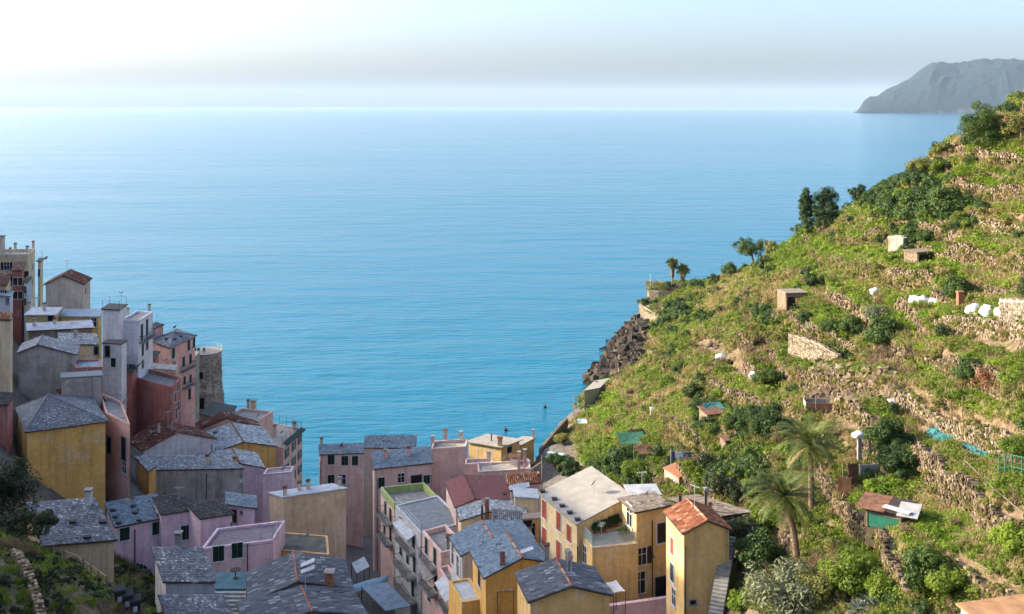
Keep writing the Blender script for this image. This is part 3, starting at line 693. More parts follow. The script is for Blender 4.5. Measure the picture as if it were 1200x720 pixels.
def gable(name, label, Y, EL, RN, ER, RF, h, wall, roof, mat, ov=.35, ridge=None, verge=None, cat='house', **k):
    el = PY(*EL, Y); er = P(*ER, el.z)
    e = (er - el); W = e.length; e.normalize(); n = Vector((e.y, -e.x, 0)); d = ray(*RN); t = (el - CAMP).dot(n) / d.dot(n); rn = CAMP + d * t
    rf = P(*RF, rn.z); D = rf - rn; D.z = 0; dd = D.normalized(); Ln = D.length
    REPORT.append((name, 'W%.1f L%.1f rise%.1f ang%.0f z%.1f X%.1f' % (W, Ln, rn.z - el.z, math.degrees(math.acos(max(-1, min(1, e.dot(dd))))), el.z, el.x)))
    zb = el.z - h; H = House(name, label, ((el.x + er.x) / 2, (el.y + er.y) / 2, zb), cat)
    i0, i1 = ov, Ln - ov; a0 = el + e * ov + dd * i0; b0 = er - e * ov + dd * i0; a1 = el + e * ov + dd * i1; b1 = er - e * ov + dd * i1; r0 = rn + dd * i0; r1 = rn + dd * i1
    tl = (rn - el).dot(e); kl = (rn.z - el.z) / max(.3, tl); kr = (rn.z - er.z) / max(.3, W - tl); za = el.z + kl * ov - .1; zc = er.z + kr * ov - .1; zr = rn.z - .1
    gb = min(zb, gz_safe(a0, b0, a1, b1)) - .6
    vs = [(a0.x, a0.y, gb), (b0.x, b0.y, gb), (b0.x, b0.y, zc), (r0.x, r0.y, zr), (a0.x, a0.y, za), (a1.x, a1.y, gb), (b1.x, b1.y, gb), (b1.x, b1.y, zc), (r1.x, r1.y, zr), (a1.x, a1.y, za)]
    mb = MB(); mb.add(vs, [(0, 1, 2, 3, 4), (9, 8, 7, 6, 5), (1, 6, 7, 2), (5, 0, 4, 9), (4, 3, 8, 9), (3, 2, 7, 8), (0, 5, 6, 1)]); mb.build('wall', wallmat(wall), H.root)
    for p, q, z in ((a0, b0, max(za, zc)), (b0, b1, zc), (b1, a1, zr), (a1, a0, za)): H.wall(p, q, gb, z, z)
    foot([a0, b0, b1, a1], zb)
    L = [el, el + D, rf, rn]; Rr = [er, er + D, rf, rn]
    mb = MB()
    for q in (L, Rr):
        q = [Vector(p) for p in q]; mb.slab(q if (q[1] - q[0]).cross(q[3] - q[0]).z > 0 else q[::-1], .10)
    ro = mb.build('roof', MAROON if roof == 'sheet' and mat is MAROON else (mat if roof == 'sheet' else GUTTER), H.root); H.roofobj = ro
    for q in (L, Rr):
        if roof != 'sheet':
            c, nn = roof_cover(q, roof, mat); o = sub(ro, 'tiles' if roof == 'tile' else 'slates', c.mesh('slates', mat)); o['kind'] = 'stuff'
        else: nn = (q[1] - q[0]).cross(q[3] - q[0]).normalized()
        H.roofs.append((q[0], nn if nn.z > 0 else -nn))
    rm = MB(); npc = max(3, int(Ln / .45))
    for i in range(npc):
        p0 = rn.lerp(rf, i / npc); p1 = rn.lerp(rf, (i + 1.08) / npc); rm.tube([p0 + Vector((0, 0, .02 + .015 * (i % 2))), p1 + Vector((0, 0, .02))], [.12, .10], 6)
    sub(ro, 'ridge_cap', rm.mesh('ridge_cap', ridge or TILE))
    gm = MB()
    for q in (el, er): gm.tube([q + Vector((0, 0, -.05)) , q + D + Vector((0, 0, -.05))], .07, 6)
    for f_, r_ in ((el, rn), (er, rn)):
        gm.tube([f_ + Vector((0, 0, -.06)), r_ + Vector((0, 0, -.06))], .06, 5)
    sub(ro, 'gutter', gm.mesh('gutter', verge or GUTTER))
    dress(H, **k); H.q = (a0, b0, b1, a1); return H
def gz_safe(*ps):
    return min(float(base_z(p.x, p.y)) for p in ps)
def slabhouse(name, label, Y, A, B, C, h, wall, roof='flat', mat=None, dz=0., ov=.2, para=0., cat='house', apex=None, thick=.14, floorz=0, wallm=None, pmat=None, **k):
    b = PY(*B, Y); a = P(*A, b.z); c = P(*C, b.z + dz); d = a + c - b
    W = (b - a).length; Dp = (c - b).length
    e1 = (a - b); e2 = (c - b); e1.z = e2.z = 0
    REPORT.append((name, 'AB%.1f BC%.1f ang%.0f z%.1f X%.1f' % (W, Dp, math.degrees(e1.angle(e2)), b.z, b.x)))
    zb = b.z - h; ctr = (a + c) / 2
    H = House(name, label, (ctr.x, ctr.y, zb), cat)
    q = ccw([a, b, c, d]); iq = inset(q, ov if para == 0 else 0.); gb = min(zb, gz_safe(*q)) - .6
    tops = [p.z - thick + .02 for p in iq]
    if para: tops = [p.z for p in iq]
    mb = MB(); mb.prism([(p.x, p.y) for p in iq], gb, tops); mb.build('wall', wallm or wallmat(wall), H.root)
    for i in range(4): H.wall(iq[i], iq[(i + 1) % 4], gb, tops[i], tops[(i + 1) % 4])
    foot(q, zb); H.q = iq; H.z = b.z
    if apex is not None:
        ap = PY(*apex[:2], apex[2]) if len(apex) == 3 else (a + c) / 2 + Vector((0, 0, apex[0]))
        mb = MB(); mb.add(list(q) + [ap] + [p - Vector((0, 0, .1)) for p in q], [(i, (i + 1) % 4, 4) for i in range(4)] + [(8, 7, 6, 5)] + [(5 + i, 5 + (i + 1) % 4, (i + 1) % 4, i) for i in range(4)])
        ro = mb.build('roof', GUTTER, H.root); H.roofobj = ro
        for i in range(4):
            cov, nn = roof_cover([q[i], q[(i + 1) % 4], ap, ap], roof, mat); o = sub(ro, 'slates', cov.mesh('slates', mat)); o['kind'] = 'stuff'; H.roofs.append((q[i], nn))
            rm = MB(); rm.tube([q[i] + Vector((0, 0, .04)), ap + Vector((0, 0, .04))], .08, 5); sub(ro, 'hip_cap', rm.mesh('hip_cap', mat))
    elif roof == 'flat':
        if para:
            mb = MB(); ip = inset(q, .22); fl = [p - Vector((0, 0, 0)) for p in ip]
            zt = b.z; mb.slab([Vector((p.x, p.y, p.z - para)) for p in inset(q, .02)], .1); 
            # parapet ring standing on the wall head
            pm = MB()
            for i in range(4):
                o0, o1, i0, i1 = q[i], q[(i + 1) % 4], ip[i], ip[(i + 1) % 4]
                pm.add([o0, o1, i1, i0] + [Vector((p.x, p.y, p.z - para + .004)) for p in (o0, o1, i1, i0)], [(0, 1, 2, 3), (3, 2, 6, 7), (0, 4, 5, 1), (2, 1, 5, 6), (0, 3, 7, 4)])
        else:
            mb = MB(); mb.slab(q, thick)
        ro = mb.build('roof', mat or CONCR, H.root); H.roofobj = ro; H.roofs.append((q[0] - Vector((0, 0, para)), Vector((0, 0, 1)) if dz == 0 else (q[1] - q[0]).cross(q[2] - q[0]).normalized()))
        if para: pm.build('parapet', pmat or wallm or wallmat(wall), H.root)
    else:
        mb = MB(); mb.slab(q, thick); ro = mb.build('roof', GUTTER if roof != 'sheet' else mat, H.root); H.roofobj = ro
        if roof != 'sheet':
            cov, nn = roof_cover([a, b, c, d], roof, mat); o = sub(ro, 'tiles' if roof == 'tile' else 'slates', cov.mesh('slates', mat)); o['kind'] = 'stuff'
        else: nn = (q[1] - q[0]).cross(q[2] - q[0]).normalized()
        H.roofs.append((a, nn))
        gm = MB(); o_ = Vector((0, 0, -.06)); gm.tube([a + o_, b + o_], .075, 6); sub(ro, 'gutter', gm.mesh('gutter', GUTTER))
    if para:   # open the solid wall head under the terrace floor
        w = [o for o in H.root.children if o.name.split('.')[0] == 'wall'][0]
        for v in w.data.vertices:
            if v.co.z > gb + 1: v.co.z -= para + .05
    dress(H, **k); return H
# ------------------------------------------------------------------ the village: corners read from the photo, distance judged from storey and window sizes
S, G = slabhouse, gable
# --- far cluster on the left, climbing out of the frame
S('stone_house', 'tall weathered tan block with many chimneys at the top edge of the village', 172, (-24,298), (33,298), (41,292), 15, 'tan', mat=TANROOF, para=.5,
  wins=[(8,325,.9,1.3,'op',GREENP),(20,331,.9,1.3,'op',GREENP),(8,312,.9,1.3,'op',GREENP),(31,345,.8,1.2,'sh',BROWNP),(31,322,.8,1.2,'sh',BROWNP),(38,313,.7,1.2,'sh',GREENP),(38,330,.7,1.2,'sh',GREENP)], chim=[(2,297,2.9,.8),(18,294,1.2,.35),(12,297,.8,.3),(32,297,1.1,.32),(39,292,1.3,.32)])
S('yellow_house', 'narrow bright yellow house with a small balcony over the sea', 168, (42,306), (49,306), (53,302), 10, 'paleyellow', mat=SLATE_DARK, ov=.3, balc=[(52,328,dict(w=2.2,d=1.2,rail=PALEIRON))], wins=[(46,320,.7,1.3,'sh',GREENP)])
S('red_house', 'narrow red house front under a brown roof at the edge of the frame', 158, (13,317), (27,317), (30,307), 9, 'red', 'tile', TILE_BROWN, dz=.7, wins=[(18,330,.7,1.2,'sh',BROWNP),(24,330,.7,1.2,'sh',BROWNP),(18,346,.7,1.2,'sh',BROWNP),(24,346,.7,1.2,'sh',BROWNP)])
S('blue_house', 'slim pale blue house squeezed beside the narrow red one', 157, (27,330), (33,331), (38,324), 8, 'blue', mat=SLATE_DARK, wins=[(30,340,.7,1.2,'sh',GREENP),(30,354,.7,1.2,'sh',GREENP)])
S('yellow_house', 'small yellow and white house with balconies cut by the left edge', 148, (-14,333), (8,335), (14,322), 7, 'paleyellow', 'tile', TILE_BROWN, dz=.7, wins=[(3,345,.8,1.3,'op',BROWNP)], balc=[(4,356,dict(w=2.4,d=.8))])
S('white_house', 'tiny white house with blue shutters below the narrow red one', 146, (-3,346), (13,347), (17,341), 6, 'white', mat=BLUESHEET, wins=[(9,353,.7,1.2,'sh',BLUESHEET)])
G('beige_house', 'plain beige house with a blank gable and rust red roof against the sea', 152, (51,334), (73,323), (99,333.5), (83,316), 8, 'beige', 'tile', TILE_BROWN, ridge=TILE_BROWN, ov=.25, wins=[(100,341,.6,1.0,'sh',BROWNP)])
S('yellow_house', 'low yellow house under a pale flat roof below the beige gable', 140, (28,369), (66,369), (74,360), 4, 'yellow', mat=PALESHEET, ov=.25, chim=[(52,364,.9,.35),(34,362,.8,.35)], aer=[(42,364)], wins=[(60,373,.9,.8,'dark')])
S('yellow_house', 'yellow terrace house with a bluish flat roof next to the white blocks', 143, (69,371), (117,371), (121,362), 5, 'ochre', mat=BLUESHEET, ov=.2, para=0, wins=[(110,378,.8,1.2,'w')])
S('shed_house', 'long lean-to with pale blue sheet roofing on the steep slope', 132, (31,388), (110,384), (108,375), 2.6, 'brown', 'sheet', PALESHEET, dz=.6, chim=[(40,382,.7,.3),(64,380,.6,.3)])
H = S('white_house', 'tall white house with a dark flat roof and rooftop pergola', 138, (118,362), (141,363), (150,356.5), 10, 'lilacwhite', mat=SLATE_DARK, ov=.2)
q = H.q; H.railing([Vector((p.x, p.y, H.z)) for p in (q[0], q[1], q[2], q[3], q[0])], 1.1, PALEIRON, 'pergola', 2.0, 1)
S('white_house', 'white lower wing stepping out under the house with the rooftop pergola', 133, (119,402), (143,403), (150,398.5), 8, 'lilacwhite', mat=SLATE_DARK, ov=.15, wins=[(126,412,.7,1.5,'dark'),(133,425,.7,1.2,'sh')])
S('white_house', 'white seafront house with long green shutters and a parapet roof', 140, (142,374.5), (162,376), (179,365.5), 12, 'white', mat=CHALK, para=.3, wins=[(166,390,.9,2.4,'sh'),(172,384,.9,2.4,'sh'),(167,409,.9,2.0,'sh'),(172,402,.9,2.0,'sh'),(167,427,.8,1.2,'sh')], balc=[(170,398,dict(w=5,d=.7))], chim=[(150,368,.7,.3),(175,364,.8,.3)])
G('grey_house', 'weathered grey barn like house with a low slate gable', 118, (19,414), (44,404), (90,416), (50,393), 7, 'grey', 'slate', SLATE, ridge=SLATE, ov=.2)
S('beige_house', 'beige house with frosted slate lean-to roof next to the grey barn', 124, (68,403), (116,404), (114,391), 6, 'tan', 'slate', SLATE_PALE, dz=.5, chim=[(88,395,.6,.3)], wins=[(113,411,.6,1.0,'dark')])
S('terrace_house', 'red walled flower terrace with a rail above the grey wall', 116, (88,431), (120,430), (118,421), 5, 'red', mat=BLUESHEET, para=.2)
S('grey_house', 'old grey wall of a lower house streaked with damp', 112, (71,443), (120,440), (119,434), 6, 'grey', mat=SLATE, ov=.1)
S('tan_house', 'plain tan wall of a tall house cut by the left edge', 105, (-30,373), (13,375), (16,367), 11, 'tan', 'tile', TILE, dz=.4, ov=.1)
S('red_house', 'small dark red house by the bush at the left edge', 100, (-20,473), (10,474), (18,460), 4, 'red', 'slate', SLATE_DARK, dz=.6)
S('yellow_house', 'large plain deep yellow house under a dark hipped slate roof', 100, (127,494), (29,507), (18,478), 9, 'ochre', 'slate', SLATE, apex=(56,463,107), ov=.25)
S('brown_house', 'house with a rust brown lean-to roof behind the deep yellow one', 110, (76,470), (137,484), (120,464), 5, 'pink', 'slate', TILE_BROWN, dz=.6, aer=[(90,466,2.4)])
S('pink_house', 'tall salmon pink house with open loggias beside the deep yellow one', 104, (124,484), (152,497), (143,471), 9, 'pink', mat=CONCR, para=.3, wins=[(128,522,1.0,1.8,'dark'),(145,526,1.0,2.4,'dark'),(146,548,.9,1.2,'w')])
S('red_house', 'dark red house with a sloping terrace top above the harbour', 135, (150,440), (201,454), (212,442), 7, 'red', mat=CONCR, para=.5, wins=[(155,462,1.0,2.0,'door'),(158,478,.9,1.3,'dark'),(205,466,.8,1.3,'sh'),(208,453,.7,1.3,'sh'),(206,485,.8,1.6,'sh'),(209,476,.8,1.3,'sh')])
S('red_house', 'tall dark red house with a slate lean-to roof left of the terrace', 137, (131,433), (155,437), (166,424), 10, 'red', 'slate', SLATE_DARK, dz=.4, ov=.15, chim=[(157,424,.7,.3)], wins=[(143,458,.9,1.4,'sh'),(145,479,.9,1.3,'dark'),(160,433,.6,1.2,'sh')])
S('tan_house', 'tan garden wall house behind the dark red terrace', 146, (166,431), (206,434), (209,428), 4, 'tan', mat=TANROOF, ov=.02)
S('pink_house', 'pink house with a slate hip roof next to the round tower', 160, (175,399), (199,408), (231,393.5), 12, 'pink', 'slate', SLATE, apex=(1.0,), ov=.3, wins=[(203,414,.9,1.7,'sh'),(204,428,.9,1.2,'w'),(221,405,.9,1.7,'sh'),(227,402,.8,1.7,'sh'),(215,424,.9,1.7,'sh'),(223,421,.9,1.7,'sh'),(216,446,.8,1.4,'sh'),(223,444,.8,1.4,'sh'),(222,462,.8,1.8,'dark')], balc=[(219,453,dict(w=3.2,d=.8)),(218,433,dict(w=4,d=.7))], vents=[(195,398),(205,398),(212,395)])
S('maroon_house', 'low maroon house tucked under the pink hip roof', 152, (160,419), (181,422), (188,412), 6, 'red', 'slate', SLATE_DARK, dz=.3, wins=[(170,432,.8,1.4,'dark')])
S('pink_house', 'small pink house peeping out behind the white seafront house', 165, (168,384), (178,386.5), (193,380), 6, 'pink', 'slate', SLATE_DARK, dz=.2)
# round tower
def tower():
    c = PY(241, 412, 200); r0 = 3.0; zt = c.z; root = empty('round_tower', (c.x, c.y, 10), 'round grey stone tower with a roof terrace at the edge of the sea', 'tower')
    mb = MB(); mb.lathe((c.x, c.y, 0), [(3.8, 8), (3.55, zt - 9), (3.30, zt - 8), (3.42, zt - 7.9), (3.42, zt - 7.6), (3.22, zt - 7.5), (3.0, zt - .2), (2.98, zt - .1)], 36); mb.build('wall', wallmat('stone'), root, True)
    V = []; Fc = []
    z = 16.
    while z < zt - .6:
        r = np.interp(z, [8, zt - 9, zt - 7.5, zt], [3.8, 3.55, 3.24, 3.0]); n = 36
        for k in range(n):
            a = 2 * math.pi * (k + (.5 if int(z * 5) % 2 else 0)) / n; ex = Vector((-math.sin(a), math.cos(a), 0)); ey = Vector((math.cos(a), math.sin(a), 0))
            if random.random() < .45: stone_box(V, Fc, Vector((c.x, c.y, z)) + ey * (r + random.uniform(-.08, -.01)), ex, ey, Vector((0, 0, 1)), .26, .12, .17)
        z += .36
    mb = MB(); mb.add(V, Fc); o = mb.build('stones', shingle('tower_stone', [(0, (.20, .165, .13)), (.6, (.28, .24, .19)), (1, (.36, .31, .25))], .9, .4), root); o['kind'] = 'stuff'
    mb = MB(); mb.lathe((c.x, c.y, 0), [(3.0, zt - .1), (3.28, zt - .08), (3.28, zt + .12), (0, zt + .14)], 36); mb.build('terrace_slab', CHALK, root)
    g = MB()
    for k in range(18):
        a = 2 * math.pi * k / 18; p = Vector((c.x + 3.1 * math.cos(a), c.y + 3.1 * math.sin(a), zt + .1)); g.tube([p, p + Vector((0, 0, 1))], .025, 4)
    for zz in (.4, .7, 1.0): g.tube([(c.x + 3.1 * math.cos(a), c.y + 3.1 * math.sin(a), zt + .1 + zz) for a in [2 * math.pi * k / 36 for k in range(37)]], .015, 4)
    g.build('railing', PALEIRON, root)
    for px_, py_, w, h, nm in ((235, 440, 1.3, 1.5, 'window'), (237, 472, 1.3, 2.4, 'door')):
        p = PY(px_, py_, 196.9); d = Vector((p.x - c.x, p.y - c.y, 0)).normalized(); e = Vector((-d.y, d.x, 0)); rr = np.interp(p.z, [8, zt - 9, zt - 7.5, zt], [3.8, 3.55, 3.24, 3.0]); q = Vector((c.x, c.y, p.z)) + d * (rr + .05)
        mb = MB(); mb.box(q, w / 2, .1, h / 2, e, d); o = mb.build(nm, CONCR, root); mb = MB(); mb.box(q + d * .1, w / 2 - .14, .03, h / 2 - .12, e, d); sub(o, 'opening', mb.mesh('opening', GLOOM))
    mb = MB()
    for k, x in enumerate((-1.6, -.9, .2)):
        lab = ['left', 'middle', 'right'][k]; mb2 = MB(); p = Vector((c.x + x, c.y - 1.8, zt + .14)); mb2.box(p + Vector((0, 0, .45)), .22, .22, .03); mb2.box(p + Vector((0, .2, .7)), .22, .03, .25)
        for i in (-1, 1):
            for j in (-1, 1): mb2.box(p + Vector((i * .19, j * .19, .22)), .025, .025, .22)
        tag(mb2.build('terrace_chair', BROWNP), '%s one of three small dark chairs on the round tower terrace' % lab, 'chair', 'chairs on the tower terrace')
    FOOT.append(([(c.x + 4 * math.cos(a), c.y + 4 * math.sin(a)) for a in [k * .6 for k in range(11)]], 14))
tower()
S('stone_house', 'stone and pink flank house wedged against the round tower', 190, (214,417), (228,419), (234,412), 13, 'stone', mat=TANROOF, ov=.05, wins=[(222,432,.8,1.4,'sh')])
# --- the lower middle cluster
G('white_house', 'white gabled house with a faded red tile roof', 128, (167,529), (209,506.5), (254,514.5), (188,494), 6, 'lilacwhite', 'tile', TILE_BROWN, ridge=TILE_BROWN, ov=.2, verge=TILE_BROWN, pipes=[(248,520)], chim=[(186,500,.5,.3)], vents=[(176,516),(186,508),(196,504)])
S('grey_house', 'long grey rendered house under a frosty pale lean-to roof', 118, (177,551), (287,549), (264,533), 5, 'grey', 'slate', SLATE_PALE, dz=.6, ov=.12, chim=[(243,545,1.0,.35)], pipes=[(242,556),(283,556)], aer=[(205,540,1.2)])
S('yellow_house', 'narrow yellow house end beside the long grey one', 116, (160,538), (174,553), (184,546), 7, 'ochre', 'slate', SLATE_PALE, dz=.2, ov=.1)
G('orange_house', 'ochre orange house with a two tone frosty slate gable roof', 135, (254,529), (285.5,518), (325,523), (271,495.5), 7, 'ochre', 'slate', SLATE_PALE, ov=.2, ridge=BRICK, vents=[(252,508)])
G('lilac_house', 'small lilac house with a pale low gable between grey and orange houses', 126, (254,548), (281,543), (311,548.5), (272,525.5), 5, 'lilac', 'slate', SLATE_PALE, ov=.15, ridge=BRICK, aer=[(266,532,1.6)], chim=[(276,540,.4,.6,wallmat('ochre'))])
S('pink_house', 'low pink annex with a sunken terrace below the ochre orange house', 122, (308,556), (341,553), (345,546), 5, 'lilac', mat=CONCR, para=.15)
H = S('pink_house', 'tall pink house over the harbour with a pergola roof terrace', 165, (285,514), (332,525), (354,503), 17, 'palepink', mat=CHALK, para=.2, wins=[(336,531,.9,1.5,'op'),(344,523,.9,1.5,'op'),(351,515,.9,1.5,'op'),(344,541,.9,1.5,'op'),(351,533,.9,1.5,'op'),(336,549,.9,1.5,'op'),(351,550,.9,1.4,'op'),(344,558,.9,1.4,'op')], chim=[(312,505,1.6,.5),(322,512,1.8,.5),(345,503,1.0,.6)])
qz = H.z
zz = Vector((0, 0, 1)); a_, b_, c_ = P(296,513,qz), P(331,523,qz), P(353,504,qz); d_ = a_ + c_ - b_
H.railing([b_, c_, d_], 1.5, IRON, 'pergola', 1.5, 2)
mb = MB(); o_ = (c_ - b_).normalized(); nn = Vector((o_.y, -o_.x, 0)); nn = nn if nn.x > 0 else -nn
mb.slab(ccw([b_ + zz * .5, c_ + zz * .5, c_ + nn * .9 + zz * .1, b_ + nn * .9 + zz * .1]), .05); mb.build('awning', plain('green_awning', (.035, .06, .05), .8), H.root)
G('brown_house', 'house with a rust brown tiled hip between the white gable and the terraces', 146, (232,504), (266,490), (306,502), (262,482.5), 5, 'palepink', 'tile', TILE_BROWN, ridge=TILE_BROWN, ov=.2, vents=[(255,492)])
S('grey_house', 'dark flat slab roofed house below the round tower', 156, (233,485), (262,491), (278,476), 5, 'stone', mat=SLATE_DARK, ov=.2)
S('pink_house', 'pink terrace house with pale sunlit paving below the round tower', 160, (262,490), (300,494), (320,482), 6, 'palepink', mat=CHALK, para=.4, chim=[(291,479,1.3,.4),(297,480,1.3,.8,wallmat('tan'))])
S('tan_house', 'plain tan block with a frosted flat roof in the middle of the village', 108, (313,577), (331,583), (408,572), 9.5, 'tan', mat=PALESHEET, ov=.12, chim=[(334,580,.7,.35),(351,575,.8,.35),(361,573,.8,.35),(398,569,.7,.35)])
# lilac complex
S('lilac_house', 'lilac house with a grey blue slate roof dotted with stones', 98, (134,618), (197,606), (183,578), 6, 'lilac', 'slate', SLATE_BLUE, dz=.9, ov=.2, wins=[(146,626,.9,1.25,'sh'),(184,619,.9,1.25,'sh')], vents=[(132,599),(135,607),(139,614),(154,586),(156,594),(158,602),(163,611),(184,597),(187,605)], pipes=[(158,620)])
S('lilac_house', 'taller lilac house with a mossy black roof in the row', 98, (188,603), (232,597), (221,577), 8, 'lilac', 'slate', SLATE_DARK, dz=.7, ov=.15, wins=[(218,624,.95,1.4,'sh')])
S('lilac_house', 'lilac house with a black crumbling roof beside the corner terrace', 97, (234,608), (275,602), (257,584), 7, 'lilac', 'slate', SLATE_DARK, dz=.6, ov=.15, pipes=[(271,612)])
S('lilac_house', 'lilac stair house with a pale slate roof above the corner terrace', 99, (264,591), (302,596), (301,581), 7, 'lilac', 'slate', SLATE_BLUE, dz=.3, ov=.3, wins=[(274,605,.7,1.3,'dark'),(283,601,.2,.3,'dark')])
H = S('lilac_house', 'lower lilac wing with a tiled terrace and white trimmed windows', 93, (236,643), (320,633), (334,610), 5, 'lilac', mat=plain('terrace_tile', (.20, .16, .17), .7, .3, 3), para=.25, wins=[(256,649,1.0,1.4,'sh'),(278,645,1.0,1.4,'sh')], pipes=[(290,637)])
H.railing([P(320,632,H.z), P(333.5,610.5,H.z)], .9, PALEIRON, 'railing', 1.0, 3); H.railing([P(292,636,H.z), P(319,632.5,H.z)], .9, PALEIRON, 'railing', 1.0, 2)
S('white_house', 'white fronted house under a big frosted slate lean-to', 82, (191,682), (255,682), (238,641), 4.5, 'white', 'slate', SLATE, dz=.9, ov=.25, chim=[(209,640,1.0,.5,CONCR)])
S('grey_house', 'lowest slate roof by the steps at the bottom of the frame', 76, (196,724), (276,724), (262,697), 4, 'grey', 'slate', SLATE, dz=.6)
G('yellow_house', 'house with a big frosted slate gable roof and terracotta ridge by the steps', 76, (291,708), (349,682), (414,690), (343,648), 6, 'yellow', 'tile', GREYTILE, ov=.2, sky=[(361,661),(361,669)], chim=[(386,686,.9,.6,BRICK)], ridge=BRICK)
G('yellow_house', 'nearest slate gable roof in front of the terracotta ridged one', 72, (288,741), (366,717), (431,722), (351,684), 6, 'yellow', 'tile', GREYTILE, ov=.2, ridge=BRICK)
S('tan_house', 'small tan house with a broad frosted slate roof by the grass bank', 78, (50,640), (138,632.5), (111,583), 4.5, 'tan', 'slate', SLATE, dz=1.3, ov=.2, chim=[(104,592,1.1,.45,wallmat('greywhite'))], vents=[(120,613),(85,613),(102,631)])
S('terracotta_house', 'flat roofed house with a mossy grey top and terracotta parapet', 95, (320,644), (386,650), (384,628), 5, 'orange', mat=plain('mossy_screed', (.13, .125, .105), .95, .5, 1.2), para=.12)
# deck and steps between the roofs
def deck():
    a, b, c = P(252, 690, 41.), P(288, 690, 41.), P(288, 671, 41.); d = a + c - b
    root = empty('garden_stair', (a.x, a.y, 37), 'teal painted terrace with pale steps between two slate roofs', 'steps')
    mb = MB(); mb.slab(ccw([a, b, c, d]), 3.0); mb.build('landing', TEALDECK, root)
    e = (b - a); dn = (b - c).normalized()
    for k in range(8):
        p = a + dn * (.02 + k * .34) - Vector((0, 0, .17 * (k + 1))); q = p + e; mb = MB(); mb.slab(ccw([p, q, q + dn * .36, p + dn * .36]), .16); mb.build('step', plain('pale_step', (.33, .35, .33), .85, .3, 2), root)
    foot([a, b, b + dn * 2.9, a + dn * 2.9, ][:4], 38.); foot([a, b, c, d], 40.)
    # plants in pots and a table on the deck
    p = P(276, 678, 41.); t = empty('garden_table', p, 'dark garden table on the teal terrace', 'table'); mb = MB(); mb.lathe((0, 0, 0), [(.0, .7), (.45, .7), (.45, .74), (0, .75)], 14); link('table_top', mb.mesh('table_top', BROWNP), t, (0, 0, 0))
    mb = MB(); mb.tube([(0, 0, 0), (0, 0, .7)], .05, 6); mb.lathe((0, 0, 0), [(.25, 0), (.25, .03), (.05, .05)], 12); link('leg', mb.mesh('leg', BROWNP), t, (0, 0, 0))
deck()
# --- the street row and the houses between street and hill
S('pink_house', 'pink house with a slate roof at the harbour end of the street', 150, (374,533), (427,531), (425,519), 13, 'palepink', 'slate', SLATE_BLUE, dz=.7, ov=.15, wins=[(388,539,1.0,1.4,'sh'),(388,562,1.0,1.4,'sh'),(401,562,1.0,1.4,'w'),(404,540,1.0,1.4,'sh'),(416,540,.9,1.4,'sh')], chim=[(377,520,.7,.35),(400,529,.7,.35)], pipes=[(376,540)])
S('grey_house', 'long slate roofed house facing the harbour mouth', 160, (425,525), (487,525), (489,510), 8, 'beige', 'slate', SLATE_BLUE, dz=1.2, ov=.1)
H = S('pink_house', 'tall pink street house with a blue grey slate roof and balconies', 138, (437,550), (508,542.5), (504,522.5), 15, 'palepink', 'slate', SLATE_BLUE, dz=.9, ov=.2, chim=[(452,537,1.0,.45,wallmat('pink')),(479,534,1.0,.45,wallmat('pink'))], wins=[(447,566,.9,1.5,'sh'),(455,580,.9,1.5,'sh'),(470,560,.9,1.2,'w'),(488,563,1.5,1.4,'dark'),(500,562,.9,1.2,'sh')], pipes=[(442,560),(505,556)])
S('pink_house', 'square pink block with three sunlit chimneys on its roof deck', 141, (505,526), (546,523), (548,514), 10, 'palepink', mat=CHALK, para=.35, chim=[(507,521,1.0,.5),(522,518,1.6,.5),(540,517,1.2,.5)])
S('pink_house', 'low pink wing with a shaded loggia beside the square block', 138, (545,544), (577,542), (577,536), 7, 'palepink', mat=CONCR, para=.3, chim=[(573,541,1.2,.5)])
S('pink_house', 'low pink house with a pale terrace and two slim chimneys', 136, (560,553), (622,549), (620,539), 6, 'palepink', mat=CHALK, para=.2, chim=[(608,551,2.3,.4,wallmat('pink')),(615,549,2.4,.4,wallmat('pink')),(603,543,.8,1.2,WHITEP)])
S('yellow_house', 'sunlit yellow house with a white roof by the sea', 176, (545,517.5), (588,524.5), (613,515), 8, 'yellow', mat=CHALK, ov=.4, dz=0, apex=None, wins=[(597,527,1.2,1.0,'dark')], chim=[(586,522,1.2,.8,wallmat('yellow')),(576,517,1.2,.2,IRON)])
S('yellow_house', 'second yellow seaside house with a pale roof by the coast path', 182, (594,520), (611,521.5), (629,512.5), 8, 'yellow', mat=CHALK, ov=.3, chim=[(625,513,1.3,.4)])
S('pink_house', 'pink street house with a green parapet round its terrace', 122, (446,571), (462,590), (515,584), 13, 'palepink', mat=CONCR, para=.9, pmat=wallmat('green'), wins=[(452,596,.9,1.8,'sh'),(458,604,.9,1.8,'sh'),(451,618,.9,1.8,'sh'),(458,626,.9,1.8,'sh')], balc=[(455,608,dict(w=4,d=1.0)),(455,632,dict(w=4,d=1.0))])
H = S('grey_house', 'street house with a grey paved roof terrace and white posts', 110, (463,592), (493,625), (546,612), 14, 'greywhite', mat=plain('slate_paving', (.20, .22, .23), .7, .3, 1.5), para=.15, wins=[(470,615,.9,1.8,'sh'),(477,624,.9,1.8,'sh'),(485,633,.9,1.8,'sh'),(470,642,.9,1.8,'sh'),(478,652,.9,1.8,'sh'),(486,662,.9,1.8,'sh'),(472,668,.9,1.8,'sh'),(484,690,.9,1.8,'sh')], balc=[(478,640,dict(w=5,d=.8,awning=PALESHEET)),(479,668,dict(w=5,d=1.1)),(480,696,dict(w=5,d=1.1))])
H.railing([P(464,592.5,H.z), P(493,624,H.z)], 1.0, WHITEP, 'railing', 1.5, 2); H.railing([P(494,624,H.z), P(544,612.5,H.z)], .9, PALEIRON, 'railing', 1.5, 2)
